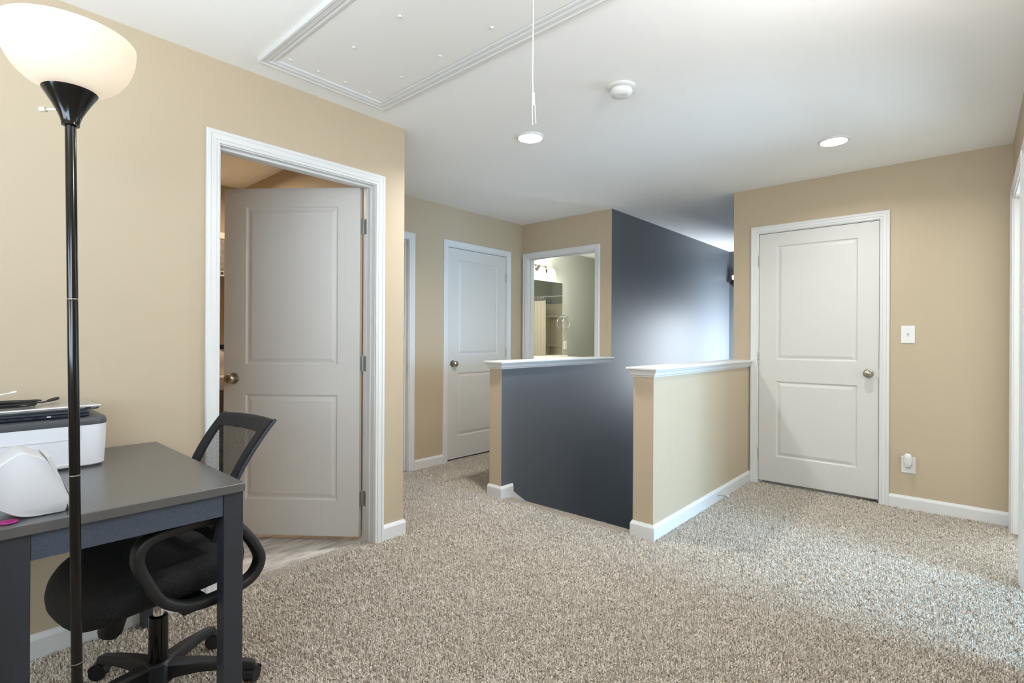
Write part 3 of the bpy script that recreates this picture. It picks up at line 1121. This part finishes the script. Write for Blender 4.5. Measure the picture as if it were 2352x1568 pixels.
lay = [(.05, .387), (.60, .385), (.86, .388), (.955, .396), (.99, .410), (1.0, .428), (.985, .447), (.95, .460), (.88, .468), (.7, .468), (.4, .462), (.05, .460)]
mb = MB()
mb.rings([seat_ring(s, z) for s, z in lay])
mb.build('seat_cushion', M_FABRIC, chair, smooth=60)
# backrest: curved sheet with a solid border and see-through mesh
NU, NV = 24, 22


def back_pt(u, v):   # u -1..1 across, v 0..1 up
    z = .500 + .388 * v
    w = .135 + .060 * v - .024 * v ** 2
    t = v
    y = -.128 - .035 * t - .140 * t ** 2.2
    y += .020 * (u * u) * (1 - .3 * v)
    z -= .004 * u * u * v
    r = Vector((w * u, y, z))
    return r


BU = .76


def sheet(u0, u1, v0, v1, nu, nv, off=0.0):
    g_ = []
    for j in range(nv + 1):
        for i in range(nu + 1):
            p = back_pt(u0 + (u1 - u0) * i / nu, v0 + (v1 - v0) * j / nv)
            g_.append(p + Vector((0, off, 0)))
    return g_


def slab(mb, u0, u1, v0, v1, nu, nv, th):
    n = len(mb.v)
    A = sheet(u0, u1, v0, v1, nu, nv, th / 2)
    B = sheet(u0, u1, v0, v1, nu, nv, -th / 2)
    mb.v += [tuple(p) for p in A] + [tuple(p) for p in B]
    k = (nu + 1) * (nv + 1)
    for j in range(nv):
        for i in range(nu):
            a = n + j * (nu + 1) + i
            q = (a, a + 1, a + nu + 2, a + nu + 1)
            mb.f.append(q[::-1])
            mb.mi.append(0)
            mb.f.append(tuple(x + k for x in q))
            mb.mi.append(0)
    bd = [j * (nu + 1) for j in range(nv + 1)]
    for i in range(nu):
        for j in (0, nv):
            a = n + j * (nu + 1) + i
            mb.f.append((a, a + 1, a + 1 + k, a + k) if j == 0 else (a + 1, a, a + k, a + 1 + k))
            mb.mi.append(0)
    for j in range(nv):
        for i in (0, nu):
            a = n + j * (nu + 1) + i
            b = a + nu + 1
            mb.f.append((b, a, a + k, b + k) if i == 0 else (a, b, b + k, a + k))
            mb.mi.append(0)


mb = MB()
slab(mb, -1, -BU, 0, 1, 4, NV, .012)
slab(mb, BU, 1, 0, 1, 4, NV, .012)
slab(mb, -BU, BU, .89, 1, 20, 3, .012)
slab(mb, -BU, BU, 0, .09, 20, 3, .012)
bord = mb.build('back_border', M_FABRIC, chair, smooth=50, weld=True)
# stitching dots along the near edge
# mesh fabric with real holes in its shading
mm = bpy.data.materials.new('see_through_mesh')
mm.use_nodes = True
nt = mm.node_tree
nt.nodes.clear()
out = nt.nodes.new('ShaderNodeOutputMaterial')
mix = nt.nodes.new('ShaderNodeMixShader')
tr = nt.nodes.new('ShaderNodeBsdfTransparent')
df = nt.nodes.new('ShaderNodeBsdfPrincipled')
df.inputs['Base Color'].default_value = lin((24, 22, 21))
df.inputs['Roughness'].default_value = 0.8
uvn = nt.nodes.new('ShaderNodeUVMap')
sep = nt.nodes.new('ShaderNodeSeparateXYZ')
nt.links.new(uvn.outputs[0], sep.inputs[0])
prev = None
for ch, n_ in ((0, 100.0), (1, 105.0)):
    m1 = nt.nodes.new('ShaderNodeMath')
    m1.operation = 'MULTIPLY'
    m1.inputs[1].default_value = n_
    m2 = nt.nodes.new('ShaderNodeMath')
    m2.operation = 'FRACT'
    m3 = nt.nodes.new('ShaderNodeMath')
    m3.operation = 'GREATER_THAN'
    m3.inputs[1].default_value = 0.36
    nt.links.new(sep.outputs[ch], m1.inputs[0])
    nt.links.new(m1.outputs[0], m2.inputs[0])
    nt.links.new(m2.outputs[0], m3.inputs[0])
    if prev is not None:
        m4 = nt.nodes.new('ShaderNodeMath')
        m4.operation = 'MULTIPLY'
        nt.links.new(prev.outputs[0], m4.inputs[0])
        nt.links.new(m3.outputs[0], m4.inputs[1])
        prev = m4
    else:
        prev = m3
nt.links.new(prev.outputs[0], mix.inputs[0])
nt.links.new(df.outputs[0], mix.inputs[1])
nt.links.new(tr.outputs[0], mix.inputs[2])
nt.links.new(mix.outputs[0], out.inputs[0])
g_ = sheet(-BU - .01, BU + .01, .085, .90, NU, NV)
me = bpy.data.meshes.new('back_mesh')
fs = [(j * (NU + 1) + i, j * (NU + 1) + i + 1, (j + 1) * (NU + 1) + i + 1, (j + 1) * (NU + 1) + i) for j in range(NV) for i in range(NU)]
me.from_pydata([tuple(p) for p in g_], [], fs)
uvl = me.uv_layers.new(name='UVMap')
for pl in me.polygons:
    for li in pl.loop_indices:
        vi = me.loops[li].vertex_index
        uvl.data[li].uv = ((vi % (NU + 1)) / NU, (vi // (NU + 1)) / NV)
    pl.use_smooth = True
me.materials.append(mm)
o = bpy.data.objects.new('back_mesh', me)
COL.objects.link(o)
o.parent = chair
# rear shell rim behind the border (bluish plastic edge) and back bracket
M_SHELL = mat('slate_plastic', (52, 58, 68), 0.4)
for sd in (-1, 1):
    mb = MB()
    mb.tube([back_pt(sd * .985, v / 16) + Vector((0, -.011, 0)) for v in range(0, 17)], 1.0, 10, flat=(.005, .006), up=(1, 0, 0))
    mb.build('back_rim', M_SHELL, chair, smooth=50)
mb = MB()
mb.tube([(0, -.06, .356), (0, -.17, .352), (0, -.205, .375), (0, -.205, .44), (0, -.185, .52), (0, -.20, .60)], 1.0, 12, flat=(.030, .008), up=(1, 0, 0))
mb.build('back_bracket', M_BLACKPL, chair, smooth=50)
# arm loops
loop = [(.025, .388), (.075, .412), (.108, .445), (.139, .505), (.155, .545), (.158, .575), (.148, .602), (.12, .618), (.06, .624), (0, .625), (-.06, .617), (-.105, .590), (-.15, .535), (-.178, .485), (-.186, .455), (-.176, .425), (-.15, .402), (-.10, .388), (-.04, .382)]


def smooth_loop(pts, n=3):
    out_ = []
    k = len(pts)
    for i in range(k):
        p0, p1, p2, p3 = [Vector(pts[(i + q) % k]) for q in (-1, 0, 1, 2)]
        for s in range(n):
            t = s / n
            out_.append(0.5 * ((2 * p1) + (p2 - p0) * t + (2 * p0 - 5 * p1 + 4 * p2 - p3) * t * t + (3 * p1 - p0 - 3 * p2 + p3) * t ** 3))
    return out_


for sd in (-1, 1):
    pl3 = [(sd * .268, y, z) for y, z in loop]
    mb = MB()
    mb.tube(smooth_loop(pl3, 3), 1.0, 14, closed=True, flat=(.022, .0145), up=(1, 0, 0))
    arm = mb.build('armrest', M_BLACKPL, chair, smooth=60)
    mb = MB()
    mb.box(min(sd * .10, sd * .275), max(sd * .10, sd * .275), -.045, .045, .366, .384)
    mb.build('arm_bracket', M_BLACKPL, arm, bevel=(.004, 2))

# ------------------------------------------------------------------ printer
M_PRN = mat('white_printer_plastic', (222, 223, 227), 0.4)
M_PRND = mat('graphite_plastic', (66, 68, 72), 0.4)
prn = tag(empty('printer', (0.022, 2.212, DZ)), 'white printer with dark grey lid on the desk', 'printer')


def rounded_plan(x0, x1, y0, y1, r, seg=6):
    pts_ = []
    for (cx, cy, s) in [(x1 - r, y0 + r, -PI / 2), (x1 - r, y1 - r, 0), (x0 + r, y1 - r, PI / 2), (x0 + r, y0 + r, PI)]:
        for k in range(seg + 1):
            a = s + PI / 2 * k / seg
            pts_.append((cx + r * math.cos(a), cy + r * math.sin(a)))
    return pts_


def extrude_plan(mb, plan, levels, mi=0):
    """levels: (z, inset)"""
    cx = sum(p[0] for p in plan) / len(plan)
    cy = sum(p[1] for p in plan) / len(plan)
    rs_ = []
    for z, ins in levels:
        ring = []
        for x, y in plan:
            dx, dy = x - cx, y - cy
            L = math.hypot(dx, dy)
            ring.append((x - dx / L * ins, y - dy / L * ins, z))
        rs_.append(ring)
    return mb.rings(rs_, mi=mi)


plan = rounded_plan(0, .393, 0, .300, .045)
mb = MB()
extrude_plan(mb, plan, [(.006, .012), (.010, .006), (.075, .002), (.142, .0), (.1425, .0)])
mb.build('body', M_PRN, prn, smooth=35)
mb = MB()
extrude_plan(mb, rounded_plan(.012, .381, .012, .288, .04), [(.0, 0), (.007, 0)])
mb.build('foot_plinth', M_PRND, prn)
mb = MB()
extrude_plan(mb, rounded_plan(-.001, .394, -.001, .301, .045), [(.1425, .001), (.1435, 0), (.156, 0), (.1645, .004), (.166, .012)])
mb.build('scanner_lid', M_PRND, prn, smooth=35)
mb = MB()
mb.box(.0, .318, -.0012, .002, .0985, .0995)
mb.box(.318, .319, -.0012, .002, .0985, .142)
mb.build('door_seam', M_GREYPL, prn)
mb = MB()
mb.box(.19, .305, -.002, .004, .008, .020)
mb.build('tray_grip', M_GREYPL, prn, bevel=(.003, 2))

# ------------------------------------------------------------------ laptops and cables on the printer
M_LAPD = mat('navy_black_plastic', (34, 40, 52), 0.4)
M_ALU = mat('brushed_aluminium', (206, 205, 206), 0.30, metal=0.85)
PZ = DZ + .166
lp2 = tag(empty('laptop', (0.050, 2.245, PZ)), 'closed dark laptop between the printer and the silver laptop', 'laptop')
mb = MB()
mb.rings([[(0.006, .006, 0), (.310, .006, 0), (.310, .215, 0), (.006, .215, 0)], [(0, 0, .006), (.318, 0, .006), (.318, .222, .006), (0, .222, .006)], [(0, 0, .0125), (.318, 0, .0125), (.318, .222, .0125), (0, .222, .0125)]])
mb.build('body', M_LAPD, lp2, weld=True)
mb = MB()
mb.box(.001, .317, .001, .221, .0135, .019)
mb.build('screen_lid', M_LAPD, lp2, bevel=(.0015, 1))
M_PORT = mat('port_black', (10, 10, 12), .4)
for (x, w, h) in [(.118, .006, .006), (.148, .014, .005), (.184, .016, .005), (.214, .010, .004), (.238, .006, .005)]:
    mb = MB()
    mb.box(x - w / 2, x + w / 2, -.0006, .003, .0095 - h / 2, .0095 + h / 2)
    mb.build('port', M_PORT if h > .0045 else M_GREYPL, lp2)

lp1 = tag(empty('laptop', (0.082, 2.262, PZ + .019), math.radians(4)), 'closed silver laptop on top of the dark laptop', 'laptop')
mb = MB()
mb.rings([[(0.010, .008, 0), (.316, .008, 0), (.316, .222, 0), (.010, .222, 0)], [(0.002, 0.001, .007), (.324, 0.001, .007), (.324, .228, .007), (0.002, .228, .007)], [(0, 0, .0105), (.326, 0, .0105), (.326, .230, .0105), (0, .230, .0105)]])
mb.build('body', M_ALU, lp1, weld=True, bevel=(.0012, 1))
mb = MB()
mb.rings([[(0.002, .002, .0118), (.324, .002, .0118), (.324, .228, .0118), (.002, .228, .0118)], [(0, 0, .0125), (.326, 0, .0125), (.326, .230, .0125), (0, .230, .0125)], [(0.002, .002, .017), (.324, .002, .017), (.324, .228, .017), (.002, .228, .017)]])
mb.build('screen_lid', M_ALU, lp1, weld=True)
for (x, w, h) in [(.288, .016, .0036), (.315, .004, .0036)]:
    mb = MB()
    mb.box(x - w / 2, x + w / 2, -.0012, .003, .0078 - h / 2, .0078 + h / 2)
    mb.build('port', M_PORT, lp1)

CZ = PZ + .019 + .0175
cb = tag(empty('cable_coil', (0.130, 2.345, CZ)), 'loosely coiled black cable lying on the silver laptop', 'cable')
M_RUB = mat('black_rubber', (24, 23, 22), .55)
rnd = random.Random(5)
mb = MB()
path = []
for k in range(0, 150):
    a = k / 150 * 2 * PI * 6
    rr = .075 + .012 * math.sin(k * .37) + .008 * rnd.random()
    path.append((rr * 1.35 * math.cos(a), rr * .62 * math.sin(a) + .01 * math.sin(a * .31), .004 + .0036 * (k / 25) * .8 + .004 * abs(math.sin(a * .5 + k * .02))))
mb.tube(path, .0028, 7)
mb.build('coil', M_RUB, cb, smooth=60)
mb = MB()
mb.tube([(.085, .02, .012), (.115, .045, .008), (.140, .075, .006), (.155, .095, .008)], .0025, 7)
mb.build('tail', M_RUB, cb, smooth=60)
mb = MB()
mb.tube([(.153, .092, .008), (.162, .104, .009), (.185, .130, .012)], [.0035, .0055, .0055], 10)
plug = mb.build('plug', M_RUB, cb, smooth=60)
mb = MB()
mb.tube([(.184, .129, .012), (.189, .135, .0125)], .004, 10)
mb.build('plug_tip', M_STEEL, plug, smooth=60)
wc = tag(empty('white_cable', (0.085, 2.37, CZ + .026)), 'thin white cable end sticking up from the cable coil', 'cable')
mb = MB()
mb.tube([(-.05, -.02, .0), (.0, .0, .006), (.05, .03, .010), (.105, .075, .016)], .0028, 8)
mb.build('lead', M_PLASTIC, wc, smooth=60)
mb = MB()
mb.tube([(.104, .074, .016), (.118, .086, .018)], .0042, 10)
mb.build('plug', M_PLASTIC, wc, smooth=60)

# ------------------------------------------------------------------ smart display and glowing puck
M_DISP = mat('white_matte_plastic', (198, 197, 199), 0.5)
sd_ = tag(empty('smart_display', (0.0, 1.690, DZ)), 'white wedge-shaped smart display at the front of the desk', 'smart display')


def fillet(poly, rads, seg=6):
    out_ = []
    n = len(poly)
    for i in range(n):
        p0, p1, p2 = Vector(poly[i - 1]), Vector(poly[i]), Vector(poly[(i + 1) % n])
        r = rads[i]
        a = (p0 - p1).normalized()
        b = (p2 - p1).normalized()
        A, B = p1 + a * r, p1 + b * r
        for k in range(seg + 1):
            t = k / seg
            out_.append((1 - t) ** 2 * A + 2 * t * (1 - t) * p1 + t * t * B)
    return out_


pf = fillet([(.150, .0), (.232, .0), (.240, .030), (.196, .139), (.150, .164), (.088, .120), (.078, .055)], [.03, .004, .006, .012, .012, .025, .028])
rs = []
cx, cz = .16, .07
for (y, s) in [(.0, .945), (.003, .975), (.008, .992), (.016, 1.0), (.125, 1.0), (.135, .98), (.142, .9)]:
    rs.append([(cx + (p.x - cx) * s, y, cz + (p.y - cz) * s) for p in pf])
mb = MB()
mb.rings(rs)
mb.build('housing', M_DISP, sd_, smooth=50, weld=True)
mb = MB()
d_ = Vector((.040, -.092)).normalized()
n_ = Vector((-d_.y, d_.x)) * 1.0
p_top, p_bot = Vector((.1955, .141)), Vector((.2405, .004))
nn = Vector((p_bot.y - p_top.y, -(p_bot.x - p_top.x))).normalized() * -1
if nn.x < 0:
    nn = -nn
q = fillet([p_top, p_bot, p_bot + nn * .008, p_top + nn * .008], [.002, .002, .003, .003], 3)
mb.rings([[(p.x, y, p.y) for p in q] for y in (.004, .145)])
mb.build('screen_bezel', M_DISP, sd_, smooth=40, weld=True)
mb = MB()
c1, c2 = p_top + nn * .0081, p_bot + nn * .0081
mb.poly([(c1.x, .012, c1.y - .006), (c1.x, .135, c1.y - .006), (c2.x, .135, c2.y + .010), (c2.x, .012, c2.y + .010)][::-1])
mb.build('screen_glass', mat('screen_black', (8, 8, 10), .1), sd_)
mb = MB()
mb.lathe([(.002, 0), (.002, .0008)], 10, (.150, .07, .158), (0, 0, 1))
mb.build('microphone_hole', M_DARK, sd_)
pk = tag(empty('glowing_puck', (0.128, 1.684, DZ)), 'small flat puck with magenta glow under the smart display', 'light')
mb = MB()
mb.lathe([(.016, 0), (.0165, .002), (.0165, .003), (.012, .004)], 28)
mb.build('base', M_BLACKGL, pk, smooth=40)
mb = MB()
mb.lathe([(.0172, .0022), (.0175, .0035), (.0165, .005), (.006, .0055)], 28)
mb.build('glow_ring', mat('magenta_glow', (120, 24, 90), .25, emit=((225, 30, 150), 0.12)), pk, smooth=40)

# ------------------------------------------------------------------ laundry room (seen in the gap beside the open door)
M_WIRE = mat('white_coated_wire', (236, 236, 232), .35)
ws = tag(empty('wire_shelf', (0.9, 4.30, 1.68)), 'white wire shelf glimpsed behind the open door', 'shelf')
mb = MB()
for z in (0.0, -.030, .0):
    mb.tube([(0, 0, z), (.88, 0, z)], .004, 8)
mb.tube([(0, .36, 0), (.88, .36, 0)], .004, 8)
mb.build('rail', M_WIRE, ws, smooth=60)
mb = MB()
for i in range(35):
    x = .01 + i * .025
    mb.tube([(x, .365, .003), (x, -.002, .003), (x, -.002, -.030)], .0016, 5)
mb.build('wires', M_WIRE, ws, smooth=60)
mb = MB()
mb.tube([(.86, .36, .0), (.86, .0, .36)], .005, 8)
mb.build('brace', M_WIRE, ws, smooth=60)
bx_ = tag(empty('storage_box', (1.36, 4.34, 1.686)), 'dark patterned box with pale lid on the wire shelf', 'box')
mb = MB()
mb.box(0, .30, 0, .28, 0, .27)
mb.build('carton', mat('patterned_carton', (60, 54, 50), .6, vary=((170, 160, 150), 30, 1)), bx_, bevel=(.004, 1))
mb = MB()
mb.box(-.004, .304, -.004, .284, .25, .30)
mb.build('lid', mat('pale_lid', (205, 196, 186), .6), bx_, bevel=(.004, 1))
wm = tag(empty('washing_machine', (1.06, 4.03, -.006)), 'white top of a washing machine behind the open door', 'washing machine')
M_APPL = mat('white_enamel', (228, 222, 214), .3)
mb = MB()
mb.box(0, .68, 0, .60, .0, .80)
mb.build('cabinet', mat('grey_brown_cabinet', (120, 108, 98), .5), wm, bevel=(.01, 2))
mb = MB()
mb.box(-.003, .683, -.004, .60, .80, .905)
mb.build('top_lid', M_APPL, wm, bevel=(.012, 2))
mb = MB()
mb.box(0, .68, .52, .62, .905, 1.03)
mb.build('control_panel', M_APPL, wm, bevel=(.012, 2))
db_ = tag(empty('detergent_bottle', (1.45, 4.16, .9005)), 'white detergent bottle standing on the washing machine', 'bottle')
mb = MB()
extrude_plan(mb, rounded_plan(-.05, .05, -.035, .035, .03), [(0, .008), (.01, 0), (.12, 0), (.165, .014), (.19, .028)])
mb.build('bottle_body', M_PLASTIC, db_, smooth=40)
mb = MB()
mb.lathe([(.022, .19), (.022, .222), (.018, .226)], 20)
mb.build('cap', mat('dark_cap', (40, 40, 46), .4), db_, smooth=40)
hm = tag(empty('laundry_hamper', (1.30, 3.70, -.006)), 'brown striped hamper in front of the washing machine', 'hamper')
M_HAMP = mat('brown_striped_weave', (112, 96, 80), .8, vary=((60, 52, 46), 14, 0))
mb = MB()
extrude_plan(mb, rounded_plan(0, .34, 0, .29, .05), [(0, .03), (.62, 0)])
mb.build('basket', M_HAMP, hm, smooth=40)
for z in (.08, .19, .30, .41, .52, .60):
    mb = MB()
    extrude_plan(mb, rounded_plan(-.004, .344, -.004, .294, .05), [(z, .027 - z * .045), (z + .035, .027 - z * .045)])
    mb.build('band', mat('dark_brown_band', (58, 50, 46), .8), hm, smooth=40)

ld = bpy.data.lights.new('laundry_ceiling_lamp', 'AREA')
ld.shape = 'DISK'
ld.size = .3
ld.energy = 10
ld.color = (1.0, .80, .58)
lo = bpy.data.objects.new('laundry_ceiling_lamp', ld)
COL.objects.link(lo)
lo.location = (1.2, 4.0, 2.36)

# ------------------------------------------------------------------ bathroom (seen through the cased doorway)
VB = 4.426
mr = tag(empty('bathroom_mirror', (5.50, VB, 1.46)), 'frameless wall mirror reflecting the shower in the bathroom', 'mirror')
mb = MB()
mb.box(-.56, .565, -.006, 0, -.50, .52, 0, {'-y': 1})
mb.build('glass', [mat('mirror_edge', (190, 200, 195), .2), mat('mirror_silver', (235, 238, 236), .01, metal=1.0)], mr)

vl = tag(empty('vanity_light', (5.42, VB, 2.14)), 'chrome vanity light with glowing glass shades above the mirror', 'wall light')
mb = MB()
mb.box(-.28, .28, -.02, 0, -.05, .05)
mb.build('back_plate', M_CHROME, vl, bevel=(.006, 2))
M_GLOW = mat('glowing_glass', (255, 252, 244), .4, emit=((255, 247, 232), 5.0))
for x in (-.20, .02, .24):
    mb = MB()
    mb.tube([(x, -.02, 0), (x, -.06, .05), (x, -.10, .06), (x, -.125, .03), (x, -.125, -.01)], .006, 8)
    ar = mb.build('arm', M_CHROME, vl, smooth=60)
    mb = MB()
    mb.lathe([(.02, .0), (.034, -.012), (.050, -.05), (.056, -.09), (.060, -.115), (.057, -.115), (.03, -.02)], 24, (x, -.125, -.005), (0, 0, 1), False, False)
    mb.build('glass_shade', M_GLOW, vl, smooth=60)
ld = bpy.data.lights.new('vanity_bulbs', 'POINT')
ld.energy = 34
ld.shadow_soft_size = .12
ld.color = (1, .97, .92)
lo = bpy.data.objects.new('vanity_bulbs', ld)
COL.objects.link(lo)
lo.parent = vl
lo.location = (0, -.25, -.18)

trg = tag(empty('towel_ring', (6.10, VB, 1.50)), 'chrome towel ring on the bathroom wall beside the mirror', 'towel ring')
mb = MB()
mb.lathe([(.028, 0), (.028, .008), (.012, .014), (.010, .05), (.013, .052), (.013, .062)], 20, (0, 0, 0), (0, -1, 0))
mb.build('post', M_CHROME, trg, smooth=40)
mb = MB()
mb.tube([(.088 * math.sin(2 * PI * k / 40), -.055, -.088 + .088 * math.cos(2 * PI * k / 40)) for k in range(40)], .0048, 8, closed=True)
mb.build('ring', M_CHROME, trg, smooth=60)
bo = tag(empty('bathroom_outlet', (6.15, VB, 1.09)), 'white outlet plate beside the bathroom mirror', 'outlet')
mb = MB()
mb.box(-.036, .036, -.006, 0, -.06, .06)
mb.build('plate', M_PLASTIC, bo, bevel=(.0025, 2))
mb = MB()
mb.box(-.017, .017, -.008, -.005, -.034, .034)
mb.build('socket_face', M_GREYPL, bo, bevel=(.001, 1))
vn = tag(empty('bathroom_vanity', (4.75, 3.86, -.006)), 'white vanity with pale countertop below the mirror', 'vanity')
mb = MB()
mb.box(0, 1.42, .04, .56, 0, .90)
mb.build('cabinet', M_DOOR, vn)
mb = MB()
mb.box(-.01, 1.44, 0.02, .566, .90, .935)
mb.build('countertop', mat('cream_countertop', (236, 230, 218), .25), vn, bevel=(.006, 2))
mb = MB()
mb.box(-.01, 1.44, .545, .565, .935, .955)
mb.build('backsplash', MATS['cream_countertop'], vn, bevel=(.004, 1))
# tub with surround at the far end, seen in the mirror
tb = tag(empty('shower_surround', (7.06, V5 + T, -.006)), 'cream molded tub and shower surround reflected in the bathroom mirror', 'shower')
M_TUB = mat('cream_acrylic', (232, 224, 204), .3)
Ls = VB - (V5 + T)
mb = MB()
mb.box(0, .10, .005, Ls - .012, 0, .45)
mb.box(.10, .88, .005, Ls - .012, 0, .12)
mb.build('tub', M_TUB, tb, bevel=(.02, 2))
mb = MB()
mb.box(.10, .94, .003, .02, .45, 1.86)
mb.box(.92, .94, .02, Ls - .012, .45, 1.86)
mb.build('wall_panel', M_TUB, tb)
for z in (1.05, 1.60):
    mb = MB()
    n_s = 12
    mb.rings([[(.92 - .20 * math.cos(PI / 2 * k / n_s), .02 + .20 * math.sin(PI / 2 * k / n_s), zz) for k in range(n_s + 1)] + [(.92, .02, zz)] for zz in (z, z + .03)])
    mb.build('corner_shelf', M_TUB, tb, weld=True)
rod = tag(empty('curtain_rod', (7.02, V5 + T, 1.90)), 'chrome shower curtain rod reflected in the bathroom mirror', 'rod')
mb = MB()
mb.tube([(0, .001, 0), (0, Ls - .001, 0)], .012, 12)
mb.build('tube', M_CHROME, rod, smooth=60)
for y in (.006, Ls - .006):
    mb = MB()
    mb.lathe([(.028, -.005), (.028, .005)], 20, (0, y, 0), (0, 1, 0))
    mb.build('flange', M_CHROME, rod, smooth=40)
cu = tag(empty('shower_curtain', (7.02, V5 + T, 1.86)), 'cream shower curtain reflected in the bathroom mirror', 'curtain')
M_CUR = mat('cream_curtain', (222, 214, 192), .7)
y0c, y1c = .03, .66
rows = []
for zi in range(10):
    z = -.02 - 1.60 * zi / 9
    row = []
    for k in range(90):
        t = k / 89
        fold = .022 * math.sin(t * 2 * PI * 9 + .4 * zi * .2) * (0.7 + .3 * zi / 9)
        row.append((fold - .012, y0c + (y1c - y0c) * t, z))
    rows.append(row)
mb = MB()
mb.rings(rows, False, False, False)
mb.build('cloth', M_CUR, cu, smooth=80)
for k in range(9):
    y = y0c + .04 + (y1c - y0c - .08) * k / 8
    mb = MB()
    mb.tube([(.024 * math.cos(2 * PI * j / 16), y, .028 + .030 * math.sin(2 * PI * j / 16)) for j in range(16)], .003, 6, closed=True)
    mb.build('curtain_ring', M_PLASTIC, cu, smooth=60)
